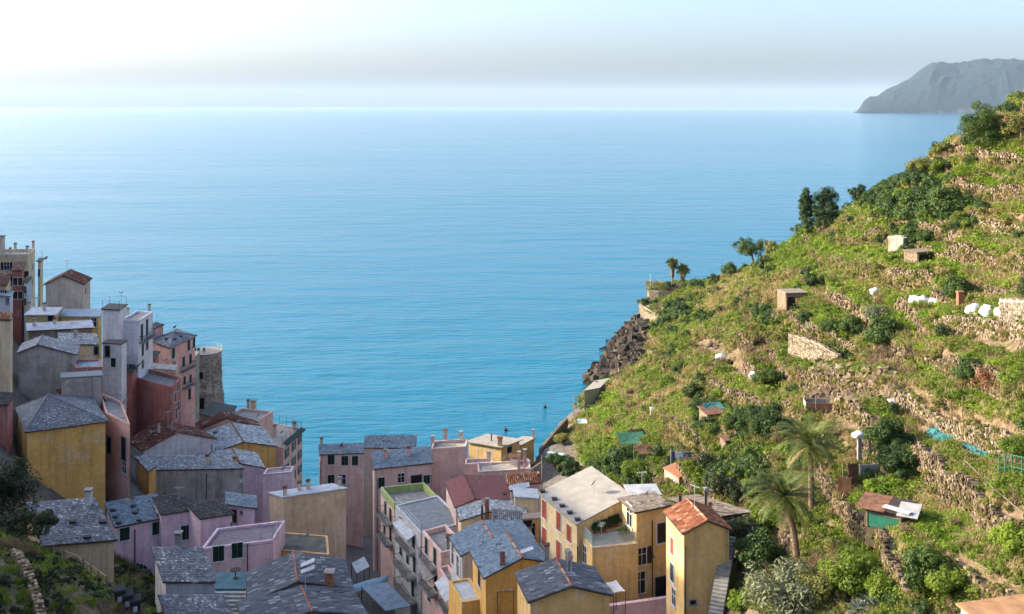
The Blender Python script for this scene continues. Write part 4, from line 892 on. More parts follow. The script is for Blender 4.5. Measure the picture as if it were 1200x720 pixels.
S('pink_house', 'narrow pink street house with a cluttered roof terrace', 101, (495,622), (517,648), (546,640), 14, 'palepink', mat=CONCR, para=.5, wins=[(500,640,.9,1.8,'sh'),(510,652,.9,1.8,'sh'),(501,668,.9,1.8,'sh'),(511,682,.9,1.8,'sh'),(503,695,.9,1.8,'sh')], balc=[(505,660,dict(w=3.6,d=.8)),(506,690,dict(w=3.6,d=.9,awning=CONCR))], chim=[(527,643,1.1,.6,CONCR)])
S('pink_house', 'lower pink street house beside the pale flat roof', 91, (514,665), (545,716), (558,712), 12, 'pink', mat=CONCR, para=.3, wins=[(521,688,.9,1.7,'sh'),(529,702,.9,1.7,'sh')], balc=[(527,714,dict(w=4,d=.8,awning=PALESHEET))])
S('yellow_house', 'ochre house end with a pale flat roof in front of the blue roofs', 84, (526,681), (541,706), (567,702), 6, 'ochre', mat=PALESHEET, para=.12)
G('maroon_house', 'house with two big smooth maroon roof slopes', 112, (533,595), (556,585), (605,586), (543,556), 8, 'palepink', 'sheet', MAROON, ridge=MAROON, ov=.15, vents=[(592,580)])
G('tan_house', 'small tan house with a pale slate gable in front of the maroon roof', 104, (539,611), (571,600), (618,602), (566,585.5), 7, 'tan', 'slate', SLATE_PALE, ov=.15, ridge=BRICK, chim=[(571,599,1.1,.4,BRICK),(565,605,1.0,.2,IRON)])
S('tan_house', 'little tan house with a ribbed grey roof below the pale slate gable', 99, (577,614), (613,618), (611,600), 5, 'tan', 'tile', GREYTILE, dz=.5, ov=.1)
S('orange_house', 'small orange house front between slate roofs and the big yellow house', 98, (612,609), (633,607), (633,600), 6, 'orange', mat=SLATE_BROWN, ov=.1, wins=[(618,613,.9,.8,'dark'),(625,622,.3,1.4,'dark')])
S('terracotta_house', 'small house with a sunlit terracotta tile roof by the hillside', 118, (594,569), (634,566), (632,553), 5, 'palepink', 'tile', TILE, dz=.8)
S('shed_house', 'tiny shed with a pale blue roof below the terracotta tiles', 113, (597,575), (621,571), (620,565), 3, 'greywhite', 'sheet', PALESHEET, dz=.2)
S('tan_house', 'small tan house with a pale flat roof beside the big chalky roof', 107, (602,582), (632,584), (630,573), 6, 'tan', mat=PALESHEET, ov=.15)
G('yellow_house', 'slim house with a blue slate gable and terracotta ridge, the farther of two', 90, (540,652), (578,631), (627,630), (563,610), 8, 'greywhite', 'slate', SLATE_BLUE, ov=.2, wins=[(531,650,.8,2.0,'op',WHITEP),(537,664,.8,2.0,'op',WHITEP)])
G('yellow_house', 'yellow gabled house with a blue slate roof, brick chimney and terracotta ridge', 82, (567,678), (612,654), (645,659), (593,624), 8, 'ochre', 'slate', SLATE_BLUE, ov=.25, chim=[(589,662,1.0,.4,BRICK)], sky=[(618,646)], wins=[(562,676,.9,1.6,'sh',BROWNP)])
G('yellow_house', 'nearest yellow gable with a ribbed grey slate roof by the pink wall', 75, (619,706), (670,687.5), (718,698), (651,655), 5, 'yellow', 'tile', GREYTILE, ov=.2, chim=[(665,660,.8,.35,CONCR),(641,651,.7,.35,CONCR)])
H = S('yellow_house', 'big yellow house with a chalky white roof and red shutters', 88, (630,577), (675,615), (741,580), 12, 'paleyellow', mat=CHALK, dz=1.0, ov=.25, wins=[(638,597,.95,1.7,'sh',REDP),(655,611,.95,1.7,'sh',REDP),(667,625,.95,1.5,'sh',REDP),(638,629,.95,1.7,'sh',REDP),(655,645,.95,1.7,'sh',REDP),(668,655,.95,1.7,'sh',REDP)], vents=[(636,577),(650,586),(659,594),(668,602),(677,610)], pipes=[(676,640)])
H = S('yellow_house', 'yellow front block with a glazed roof terrace joined to the big house', 86.5, (676,622), (694,642), (748,637), 10, 'yellow', mat=TANROOF, para=.12, wins=[(685.5,650,.8,1.6,'w'),(752,652,.9,1.5,'op',BROWNP)])
mb = MB(); pa, pb, pc = P(677,623.5,H.z), P(694.5,641,H.z), P(745,636.5,H.z)
H.railing([pa, pb, pc], 1.05, PALEIRON, 'railing', 1.6, 1)
gl = MB()
for q0, q1 in ((pa, pb), (pb, pc)):
    gl.quad(q0 + zz * .1, q1 + zz * .1, q1 + zz * .95, q0 + zz * .95)
m_, nt_, b_, g_ = newmat('greenish_glass'); b_.inputs[0].default_value = (.35, .5, .45, 1); b_.inputs['Roughness'].default_value = .15; b_.inputs['Alpha'].default_value = .45
gl.build('glass_panel', m_, H.root)
for k, (px_, py_) in enumerate(((700,627),(708,624),(716,620),(722,618),(731,632))):
    p = P(px_, py_, H.z - .12); t = empty('potted_plant', p, ['leafy pot plant at the corner of the glazed terrace', 'bushy pot plant second from the corner of the glazed terrace', 'round pot plant in the middle of the glazed terrace', 'pot plant by the back wall of the glazed terrace', 'pot plant beside the white terrace table'][k], 'plant', 'pots on the glazed terrace')
    mb = MB(); mb.lathe((0, 0, 0), [(0, 0), (.2, 0), (.28, .42), (.24, .42), (0, .38)], 10); link('pot', mb.mesh('pot', TILE), t, (0, 0, 0)); POTS = globals().setdefault('POTS', []); POTS.append(t)
S('yellow_house', 'yellow raised room with a brown slab roof above the terrace', 87.5, (724,584), (744,601), (788,592), 12, 'yellow', 'slate', SLATE_BROWN, ov=.3, wins=[(738,604,1.0,1.9,'w'),(777,624,1.3,1.8,'sh',BROWNP),(752,652,.9,1.5,'op',BROWNP),(750,683,1.0,1.9,'w'),(775,690,1.3,2.2,'dark'),(765,652,.1,.1,'dark')], pipes=[(764,610)])
G('yellow_house', 'tall yellow tower house with an orange terracotta gable roof', 80, (800,626), (829,610.5), (858,621.5), (805,585), 10, 'yellow', 'tile', TILE, ov=.18, wins=[(788,640,.8,1.4,'sh',REDP),(788,671,.9,1.5,'sh',plain('blue_green_shutter',(.03,.07,.09))),(790,700,.8,1.4,'w'),(812,706,.5,.35,'dark')], pipes=[(803,640)])
S('brown_house', 'low house with a wide brown stone slab roof behind the tower house', 86, (781,584), (846,605), (883,600), 4, 'brown', 'slate', SLATE_BROWN, ov=.5, chim=[(827,592,1.3,.2,IRON),(832,600,.6,.25,BRICK),(797,590,.7,.25,IRON)])
S('shed_house', 'pale sheet roofed shed between the chalky roof and the hillside', 99, (738,581), (776,580), (768,567), 4, 'greywhite', 'sheet', PALESHEET, dz=.3)
# pink garden wall at the bottom
def pinkwall():
    z = 37.6; pts_ = [P(640, 722, z), P(697, 712.5, z), P(787, 700, z), P(797, 713, z)]
    root = empty('garden_wall', (pts_[1].x, pts_[1].y, z - 3), 'low pink wall round the yard in front of the yellow houses', 'wall'); root['kind'] = 'thing'
    for a, b in zip(pts_[:-1], pts_[1:]):
        e = (b - a).normalized(); n = Vector((e.y, -e.x, 0)); mb = MB(); mb.box((a + b) / 2 - Vector((0, 0, 2)) , (b - a).length / 2, .14, 2, e, n); mb.box((a + b) / 2 + Vector((0, 0, .04)), (b - a).length / 2 + .05, .2, .045, e, n); mb.build('wall_panel', wallmat('lilac'), root)
    foot([pts_[0], pts_[1], pts_[2], pts_[2] + Vector((0, 4, 0)), pts_[0] + Vector((0, 4, 0))][:4], z - 1.5)
pinkwall()

# aerials, dishes and slack cables over the roofs
def roof_clutter():
    rr = random.Random(3); tops = []
    for H in HOUSES:
        if H.roofobj is None or not H.roofs: continue
        c = sum((Vector(p) for p in H.q), Vector()) / len(H.q); a, n = rr.choice(H.roofs); px_, py_ = pix((c.x, c.y, a.z + (n.dot(a) - n.dot(Vector((c.x, c.y, a.z)))) / max(.2, n.z)))
        px_ += rr.uniform(-8, 8); py_ += rr.uniform(-4, 4)
        if rr.random() < .5: H.aerial(px_, py_, rr.uniform(1.2, 2.4))
        if rr.random() < .45:
            r = H.rooft(px_ + 5, py_ + 2)
            if r:
                p = r[1]; mb = MB(); mb.tube([p, p + Vector((0, 0, .8))], .025, 5); k = 10; f = Vector((-.6, .3, .45)).normalized(); u = f.cross(Vector((0, 0, 1))).normalized(); w = u.cross(f); cc = p + Vector((0, 0, .95)); rim = [cc + (u * math.cos(t) + w * math.sin(t)) * .36 + f * .08 for t in [6.283 * q / k for q in range(k)]]
                mb.add(rim + [cc], [(i, (i + 1) % k, k) for i in range(k)]); mb.add([q - f * .02 for q in rim] + [cc - f * .02], [((i + 1) % k, i, k) for i in range(k)]); mb.tube([cc, cc + f * .4], .012, 4); sub(H.roofobj, 'satellite_dish', mb.mesh('satellite_dish', PALEIRON))
        tops.append(Vector((c.x, c.y, max(q[0].z for q in H.roofs) + .8)))
roof_clutter()
# ------------------------------------------------------------------ plants
rng = np.random.default_rng(11)
def np_mesh(name, v, f, mat):
    me = bpy.data.meshes.new(name); v = np.asarray(v, float); f = np.asarray(f, np.int32); k = f.shape[1]
    me.vertices.add(len(v)); me.vertices.foreach_set('co', v.ravel()); me.loops.add(f.size); me.loops.foreach_set('vertex_index', f.ravel())
    me.polygons.add(len(f)); me.polygons.foreach_set('loop_start', np.arange(0, f.size, k)); me.update(calc_edges=True); me.materials.append(mat); return me
def unit(a): return a / np.maximum(1e-9, np.linalg.norm(a, axis=1))[:, None]
def leaf_quads(c, n, size, asp=.5, up=0.):
    """one small pointed leaf per centre; n = facing"""
    m = len(c); n = unit(n); t = unit(np.cross(n, rng.normal(size=(m, 3))) + np.array([0, 0, up])); b = np.cross(n, t)
    s = size * rng.uniform(.6, 1.3, (m, 1)); v = np.stack([c - t * s, c + b * s * asp + n * s * .12, c + t * s, c - b * s * asp + n * s * .12], 1).reshape(-1, 3)
    return v, np.arange(m * 4).reshape(m, 4)
def lobes(n, rx, rz, flat=.0, zc=None):
    """centres and radii of foliage clumps filling an ellipsoid"""
    out = []
    for _ in range(n):
        d = rng.normal(size=3); d /= np.linalg.norm(d); d[2] = abs(d[2]) * .9 - .15 if flat else d[2]; r = rng.uniform(.35, 1.0)
        out.append((d * np.array([rx, rx, rz]) * r, rng.uniform(.16, .50) * min(rx, rz * 1.3) * (1.25 - .5 * r)))
    return out
def clump_leaves(lb, per, size, asp=.5, shell=.55):
    C = []; N = []
    for c, r in lb:
        d = unit(rng.normal(size=(per, 3))); rr = r * rng.uniform(shell, 1.08, (per, 1)) ** .7; C.append(np.asarray(c) + d * rr * np.array([1, 1, .85])); N.append(d + rng.normal(size=(per, 3)) * .45 + np.array([0, 0, .35]))
    return leaf_quads(np.concatenate(C), np.concatenate(N), size, asp)
LEAF = dict(
 citrus=leafmat('citrus_leaf', [(0, (.018, .040, .010)), (.5, (.045, .085, .016)), (1, (.10, .15, .030))], .3),
 olive=leafmat('olive_leaf', [(0, (.085, .10, .055)), (.5, (.17, .19, .105)), (1, (.28, .30, .17))], .25),
 green=leafmat('fresh_leaf', [(0, (.060, .10, .012)), (.5, (.14, .205, .022)), (1, (.26, .31, .048))], .45),
 bright=leafmat('bright_weed', [(0, (.10, .17, .016)), (.5, (.19, .29, .028)), (1, (.30, .38, .055))], .5),
 scrub=leafmat('scrub_leaf', [(0, (.085, .092, .024)), (.5, (.17, .178, .042)), (1, (.30, .275, .080))], .35),
 straw=leafmat('straw', [(0, (.19, .14, .065)), (.5, (.34, .26, .125)), (1, (.48, .39, .21))], .35),
 twig=leafmat('dry_twig', [(0, (.095, .060, .036)), (.5, (.18, .12, .072)), (1, (.30, .21, .13))], 0),
 pine=leafmat('pine_needle', [(0, (.014, .032, .011)), (.5, (.036, .070, .018)), (1, (.080, .13, .030))], .25),
 dark=leafmat('shade_toned_leaf', [(0, (.012, .018, .008)), (.5, (.030, .042, .014)), (1, (.065, .080, .028))], .2),  # leaf colour darkened to carry shade
 palm=leafmat('palm_leaf', [(0, (.045, .065, .014)), (.5, (.115, .145, .032)), (1, (.24, .25, .07))], .3),
 rust=leafmat('rust_leaf', [(0, (.10, .038, .020)), (.5, (.20, .080, .040)), (1, (.30, .145, .070))], .3))
BARK = plain('bark', (.12, .085, .06), .95, .4, 5)
PALMBARK = plain('palm_trunk', (.16, .115, .075), .95, .45, 7)
def bush_mesh(name, mat, rx=1., rz=.8, n=16, per=110, size=.10, asp=.5):
    lb = lobes(n, rx, rz, 1); lb = [(c + np.array([0, 0, rz * .55]), r) for c, r in lb]
    v, f = clump_leaves(lb, per, size, asp); v[:, 2] = np.maximum(v[:, 2], -.15); return np_mesh(name, v, f, mat)
def twig_mesh(name, mat, r=.8, h=1., n=60, w=.02):
    V = []; Fq = []
    for i in range(n):
        a = rng.uniform(0, 6.28); b = rng.uniform(0, 6.28); p0 = np.array([math.cos(a), math.sin(a), 0]) * r * .35 * rng.random(); p1 = p0 + np.array([math.cos(b) * r * .8 * rng.random(), math.sin(b) * r * .8 * rng.random(), h * rng.uniform(.5, 1)])
        mid = (p0 + p1) / 2 + rng.normal(size=3) * .12; s = np.cross(p1 - p0, rng.normal(size=3)); s = s / np.linalg.norm(s) * w
        o = len(V); V += [p0 - s, p0 + s, mid + s * .7, mid - s * .7, p1 + s * .25, p1 - s * .25]; Fq += [(o, o + 1, o + 2, o + 3), (o + 3, o + 2, o + 4, o + 5)]
    return np_mesh(name, V, Fq, mat)
def blade_mesh(name, mat, r=.35, h=.4, n=40, w=.03, lean=.5):
    V = []; Fq = []
    for i in range(n):
        a = rng.uniform(0, 6.28); p0 = np.array([math.cos(a), math.sin(a), 0]) * r * math.sqrt(rng.random()); b = rng.uniform(0, 6.28); L = lean * h * rng.random(); hh = h * rng.uniform(.5, 1.1)
        d = np.array([math.cos(b), math.sin(b), 0]); s = np.array([-d[1], d[0], 0]) * w; p1 = p0 + d * L * .35 + np.array([0, 0, hh * .65]); p2 = p0 + d * L + np.array([0, 0, hh])
        o = len(V); V += [p0 - s, p0 + s, p1 + s * .8, p1 - s * .8, p2 + s * .15, p2 - s * .15]; Fq += [(o, o + 1, o + 2, o + 3), (o + 3, o + 2, o + 4, o + 5)]
    return np_mesh(name, V, Fq, mat)
def weed_mesh(name, mat, r=.5, h=.3, n=70, size=.09):
    c = np.c_[rng.normal(size=(n, 2)) * r * .5, rng.uniform(.02, h, n)]; return np_mesh(name, *leaf_quads(c, np.c_[rng.normal(size=(n, 2)) * .6, np.ones(n)], size, .55), mat)
# stuff: ground cover instanced over the hillside
ZONES = [  # (photo column, row, radius px, kind weights) where the cover differs from the rest of the slope
 (1170,208,45,'bright'),(1120,205,30,'bright'),(1150,290,45,'bright'),(1110,300,25,'bright'),(970,305,40,'bright'),(1010,300,28,'bright'),(1100,625,55,'bright'),(1160,615,50,'bright'),(700,488,25,'bright'),(712,520,25,'bright'),(690,545,28,'bright'),(760,450,22,'green'),(720,548,38,'green'),(760,550,22,'green'),
 (1075,362,35,'bright'),(1100,440,30,'bright'),(1160,470,30,'bright'),(930,300,35,'green'),(900,560,28,'green'),(960,600,26,'green'),(1160,690,45,'green'),(1010,650,30,'green'),(1030,560,30,'green'),(690,430,10,'scrub'),(740,410,22,'green'),(800,365,22,'green'),(820,320,25,'green'),
 (850,412,24,'bare'),(830,405,18,'bare'),(870,440,24,'bare'),(900,462,24,'bare'),(880,480,16,'bare'),(1000,492,30,'bare'),(1035,490,20,'bare'),(1150,402,24,'bare'),(1120,392,24,'bare'),(1185,412,24,'bare'),(950,378,10,'bare'),(990,400,16,'bare'),(930,375,12,'bare'),(905,368,12,'bare'),(955,428,14,'bare'),(985,470,16,'bare'),(1105,512,22,'bare'),(1145,528,22,'bare'),(960,465,14,'bare'),
 (800,450,30,'straw'),(760,475,24,'straw'),(835,365,24,'straw'),(1130,560,34,'straw'),(1110,585,28,'straw'),(850,345,20,'straw'),(765,405,22,'straw'),(1160,560,30,'straw'),(1165,330,24,'straw'),(1030,330,24,'straw'),(1060,480,24,'straw'),(1165,640,24,'straw'),(900,345,24,'straw'),(865,330,14,'straw'),(690,505,14,'straw'),(1150,240,20,'straw'),(1180,260,20,'straw'),(800,480,18,'straw'),(730,455,20,'straw'),(930,480,20,'straw'),(985,660,24,'straw'),(950,690,20,'straw'),
 (1085,240,46,'thick'),(1050,235,28,'thick'),(1110,250,28,'thick'),(880,500,22,'thick'),(735,548,16,'thick'),(905,380,10,'thick'),(870,560,24,'thick'),(1050,530,20,'thick'),(795,372,12,'thick'),(770,420,22,'scrub'),(745,425,18,'straw'),(820,505,10,'thick'),(790,400,16,'green'),(700,562,16,'thick'),(742,562,16,'thick'),(690,535,14,'green'),(765,522,14,'green'),(842,532,14,'green'),(862,578,16,'thick'),(884,604,16,'green'),(852,625,16,'thick'),(905,642,14,'green'),(1000,662,18,'green'),(955,622,16,'green'),(985,602,16,'bright'),(1062,692,16,'thick'),(1120,660,24,'bright'),(1040,640,20,'bright'),(1180,580,24,'green'),(950,545,14,'thick'),(1120,320,24,'bright'),(1000,330,24,'bright'),(940,345,18,'bright'),(860,500,14,'green'),(1180,350,24,'bright'),(1140,430,20,'bright'),(720,470,18,'bright'),(735,500,18,'bright'),(780,500,14,'bright')]
KIND = ['bright', 'green', 'scrub', 'straw', 'twig', 'thick']
def cover_points():
    out = {k: [] for k in KIND}
    for y0, y1, dens in ((44, 95, 4.6), (95, 150, 3.4), (150, 230, 1.7), (230, 362, .9)):
        n = int(110 * (y1 - y0) * dens); x = rng.uniform(6, 112, n); y = rng.uniform(y0, y1, n)
        hm = hillmask(x, y); keep = (hm > .25); x, y = x[keep], y[keep]; z = terr_flat(x, y)
        u = U0 + x / y * F; v = V0 + (HC - z) / y * F; keep = (u > 560) & (u < 1260) & (z > 5.5 + 2.2 * vnoise(x, y, 12, 31) + 6 * np.clip((y - 270) / 40, 0, 1) * (x < 46)) & (v < 760)
        x, y, z, u, v = x[keep], y[keep], z[keep], u[keep], v[keep]
        e = .3; sx = (terr(x + e, y) - terr(x - e, y)) / (2 * e); sy = (terr(x, y + e) - terr(x, y - e)) / (2 * e); steep = np.hypot(sx, sy)
        W = np.zeros((len(x), 6)); n1 = vnoise(x, y, 7, 41); n2 = vnoise(x, y, 11, 42); n3 = vnoise(x, y, 4, 43)
        W[:, 0] = np.clip(.06 + .6 * n1, 0, 1); W[:, 1] = np.clip(.18 + .45 * n2, 0, 1); W[:, 2] = np.clip(.42 - .4 * n1, 0, 1); W[:, 3] = np.clip(.50 - .8 * n2 + .2 * n3, 0, 1); W[:, 4] = np.clip(.22 + .35 * n3 - .2 * n1, 0, 1); W[:, 5] = np.clip(.9 * (vnoise(x, y, 5, 47) - .38), 0, .5)
        fr, am = tread(x, y, base_z(x, y), hm[keep0] if False else hillmask(x, y)); edge = np.exp(-((fr - .72) / .16) ** 2) * am; foot_ = np.exp(-((fr - .25) / .18) ** 2) * am
        W[:, 0] += .8 * edge * np.clip(.6 + n1, 0, 1); W[:, 1] += .35 * edge; W[:, 3] += .25 * foot_
        W *= .8; bare = np.zeros(len(x))
        for a, b, r, k in ZONES:
            g = np.exp(-(((u - a) / r) ** 2 + ((v - b) / (r * .7)) ** 2) * 1.2)
            if k == 'bare': bare = np.maximum(bare, g)
            else:
                W *= (1 - .8 * g)[:, None]; W[:, KIND.index(k)] += 1.6 * g
        p = rng.random(len(x)); tot = W.sum(1); ok = (p < np.clip(tot * .85, .25, 1)) & (rng.random(len(x)) > bare * 1.35) & ~((steep > 1.3) & (rng.random(len(x)) < .72))
        for poly, zm in FOOT: ok &= ~inside(x, y, poly)
        ok &= ~inside(u, v, [(676, 456), (728, 385), (746, 374), (758, 386), (748, 420), (714, 454)])
        ok &= ~(inside(u, v, [(938, 432), (1048, 440), (1048, 468), (985, 474), (942, 470)]) & (rng.random(len(x)) < .5))
        cum = np.cumsum(W, 1) / tot[:, None]; r = rng.random(len(x)); ki = (r[:, None] > cum).sum(1).clip(0, 5)
        for k in range(6):
            m = ok & (ki == k); out[KIND[k]].append(np.c_[x[m], y[m], z[m], np.full(m.sum(), np.clip((y0 + 40) / 120, .75, 2.1))])
    for w in WL:                                      # grass strips on the wall heads, tufts hanging over the stones
        L = w['L'][-1]; n = int(L * 12); q = rng.random(n) * L; i = np.clip(np.searchsorted(w['L'], q), 0, len(w['p']) - 1); off = rng.uniform(.1, 2.4, n) ** 1.0; hang = rng.random(n) < .30; off[hang] = rng.uniform(-.55, -.35, hang.sum())
        x = w['p'][i, 0] + w['N'][i, 0] * off; y = w['p'][i, 1] + w['N'][i, 1] * off; z = terr(x, y); z[hang] += rng.uniform(.2, w['h'] * .8, hang.sum()); sc = np.full(n, np.clip((y.mean() + 30) / 120, .7, 2.0) * .85)
        r = rng.random(n); top = ~hang
        bias = rng.random()
        for k, m in (('bright', top & (r < .15 + .45 * bias)), ('green', top & (r >= .15 + .45 * bias) & (r < .68)), ('straw', (top & (r >= .68)) | (hang & (r < .4))), ('scrub', hang & (r >= .4))): out[k].append(np.c_[x[m], y[m], z[m], sc[m]])
    return {k: np.concatenate(v) for k, v in out.items()}
def scatter(name, label, cat, pts, protos, smin, smax):
    """one mass of plants nobody could count: instances of a few clumps over the points"""
    cl = bpy.data.collections.new(name + '_clumps')
    for i, me in enumerate(protos): cl.objects.link(bpy.data.objects.new(name + '_clump', me))
    me = bpy.data.meshes.new(name); me.vertices.add(len(pts)); me.vertices.foreach_set('co', np.ascontiguousarray(pts[:, :3]).ravel())
    for an, dt, val in (('pick', 'INT', rng.integers(0, len(protos), len(pts)).astype(np.int32)), ('size', 'FLOAT', (rng.uniform(smin, smax, len(pts)) * pts[:, 3]).astype(np.float32)), ('spin', 'FLOAT', rng.uniform(0, 6.283, len(pts)).astype(np.float32))):
        a = me.attributes.new(an, dt, 'POINT'); a.data.foreach_set('value', val)
    o = link(name, me); tag(o, label, cat, kind='stuff')
    ng = bpy.data.node_groups.new(name, 'GeometryNodeTree'); ng.interface.new_socket('Geometry', in_out='INPUT', socket_type='NodeSocketGeometry'); ng.interface.new_socket('Geometry', in_out='OUTPUT', socket_type='NodeSocketGeometry')
    N = ng.nodes; gi = N.new('NodeGroupInput'); go = N.new('NodeGroupOutput'); ip = N.new('GeometryNodeInstanceOnPoints'); ci = N.new('GeometryNodeCollectionInfo'); ci.inputs[0].default_value = cl; ci.inputs[1].default_value = True; ci.inputs[2].default_value = True
    def att(n_, t): a = N.new('GeometryNodeInputNamedAttribute'); a.data_type = t; a.inputs[0].default_value = n_; return a.outputs[0]
    cx = N.new('ShaderNodeCombineXYZ'); mp = N.new('GeometryNodeMeshToPoints')
    L = ng.links.new
    L(gi.outputs[0], mp.inputs[0]); L(mp.outputs[0], ip.inputs['Points']); L(ci.outputs[0], ip.inputs['Instance']); ip.inputs['Pick Instance'].default_value = True
    L(att('pick', 'INT'), ip.inputs['Instance Index']); L(att('size', 'FLOAT'), ip.inputs['Scale']); L(att('spin', 'FLOAT'), cx.inputs[2]); L(cx.outputs[0], ip.inputs['Rotation']); L(ip.outputs[0], go.inputs[0])
    md = o.modifiers.new('scatter', 'NODES'); md.node_group = ng; return o
def ground_cover():
    P_ = cover_points()
    print('COVER', {k: len(v) for k, v in P_.items()})
    scatter('fresh_grass', 'bright green grass and weeds on the sunny terraces', 'grass', P_['bright'], [weed_mesh('w', LEAF['bright'], .55, .28, 90, .08), blade_mesh('b', LEAF['bright'], .45, .32, 60, .03), weed_mesh('w', LEAF['bright'], .7, .45, 110, .10)], .7, 1.5)
    scatter('leafy_undergrowth', 'mid green leafy undergrowth over the slope', 'undergrowth', P_['green'], [bush_mesh('g', LEAF['green'], .6, .4, 9, 70, .06), weed_mesh('w', LEAF['green'], .7, .5, 160, .075), bush_mesh('g', LEAF['green'], .5, .5, 8, 70, .06)], .7, 1.5)
    scatter('grey_scrub', 'olive coloured scrub covering the banks', 'scrub', P_['scrub'], [bush_mesh('s', LEAF['scrub'], .55, .45, 9, 70, .055), bush_mesh('s', LEAF['scrub'], .7, .4, 10, 70, .055), twig_mesh('t', LEAF['scrub'], .6, .7, 50, .02)], .6, 1.4)
    scatter('dry_grass', 'straw coloured dry grass on the banks', 'grass', P_['straw'], [blade_mesh('d', LEAF['straw'], .5, .55, 70, .025, .8), blade_mesh('d', LEAF['straw'], .6, .35, 70, .03, 1.0), weed_mesh('d', LEAF['straw'], .6, .2, 70, .08)], .7, 1.4)
    scatter('dead_brush', 'brown leafless brush on the slope', 'brush', P_['twig'], [twig_mesh('t', LEAF['twig'], .8, .9, 70, .018), twig_mesh('t', LEAF['twig'], .6, .6, 60, .02)], .7, 1.5)
    scatter('evergreen_thicket', 'dense dark evergreen thicket along the upper slope', 'thicket', P_['thick'], [bush_mesh('c', LEAF['citrus'], .9, .8, 14, 130, .065), bush_mesh('c', LEAF['pine'], .8, .9, 14, 130, .06), bush_mesh('c', LEAF['green'], .7, .7, 12, 110, .065)], .7, 1.5)

# ---- individual bushes and trees
BUSH = {}
def bush_proto(kind):
    if kind not in BUSH:
        m = {'citrus': ('citrus', 1., .95, 28, 260, .06), 'green': ('green', 1., .85, 24, 230, .06), 'olive': ('olive', 1., .85, 34, 170, .060, .3), 'scrub': ('scrub', 1., .75, 22, 200, .055), 'rust': ('rust', 1., .9, 16, 50, .07), 'dark': ('dark', 1., .9, 26, 220, .06), 'bright': ('bright', 1., .7, 22, 200, .06), 'pine': ('pine', 1., .9, 26, 230, .055)}[kind]
        fo = [bush_mesh('foliage', LEAF[m[0]], *m[1:]) for _ in range(2)]
        st = MB()
        for k in range(6):
            a = k * 1.05; st.tube([(0, 0, -.3), (math.cos(a) * .25, math.sin(a) * .25, .45), (math.cos(a + .4) * .6, math.sin(a + .4) * .6, 1.0)], [.06, .04, .012], 5)
        BUSH[kind] = (fo, st.mesh('stem', BARK))
    return BUSH[kind]
def bush(px, py, size, kind, label, hgt=1., group='bushes on the terraces', p=None, name='bush', cat='bush'):
    p = p if p is not None else ground(px, py)
    if p is None: return
    fo, st = bush_proto(kind); o = empty(name, p, label, cat, group); o.scale = (size, size, size * hgt); o.rotation_euler = (0, 0, random.uniform(0, 6.28))
    link('foliage', random.choice(fo), o, (0, 0, 0)); link('stem', st, o, (0, 0, 0)); return o
def tree(name, label, p, h, crown, kind, n=26, per=120, size=.13, trunk=.16, lean=(0, 0), bare=.35, crown_off=(0, 0), cat='tree', group=None, squash=1.):
    """trunk, limbs reaching to foliage clumps inside an ellipsoid crown"""
    root = empty(name, p, label, cat, group); rx, rz = crown; cz = h - rz
    lb = lobes(n, rx, rz); lb = [(c + np.array([crown_off[0], crown_off[1], cz]), r) for c, r in lb]
    v, f = clump_leaves(lb, per, size); link('crown', np_mesh('crown', v, f, LEAF[kind]), root, (0, 0, 0))
    mb = MB(); top = Vector((crown_off[0] * .8, crown_off[1] * .8, cz + rz * .2)); mid = Vector((lean[0], lean[1], cz * .55)); mb.tube([(0, 0, -.5), mid, top], [trunk * 1.3, trunk, trunk * .5], 8)
    for c, r in lb[::3]: mb.tube([mid.lerp(top, random.uniform(.2, .9)), Vector(c)], [trunk * .4, trunk * .1], 5)
    link('trunk', mb.mesh('trunk', BARK), root, (0, 0, 0)); return root
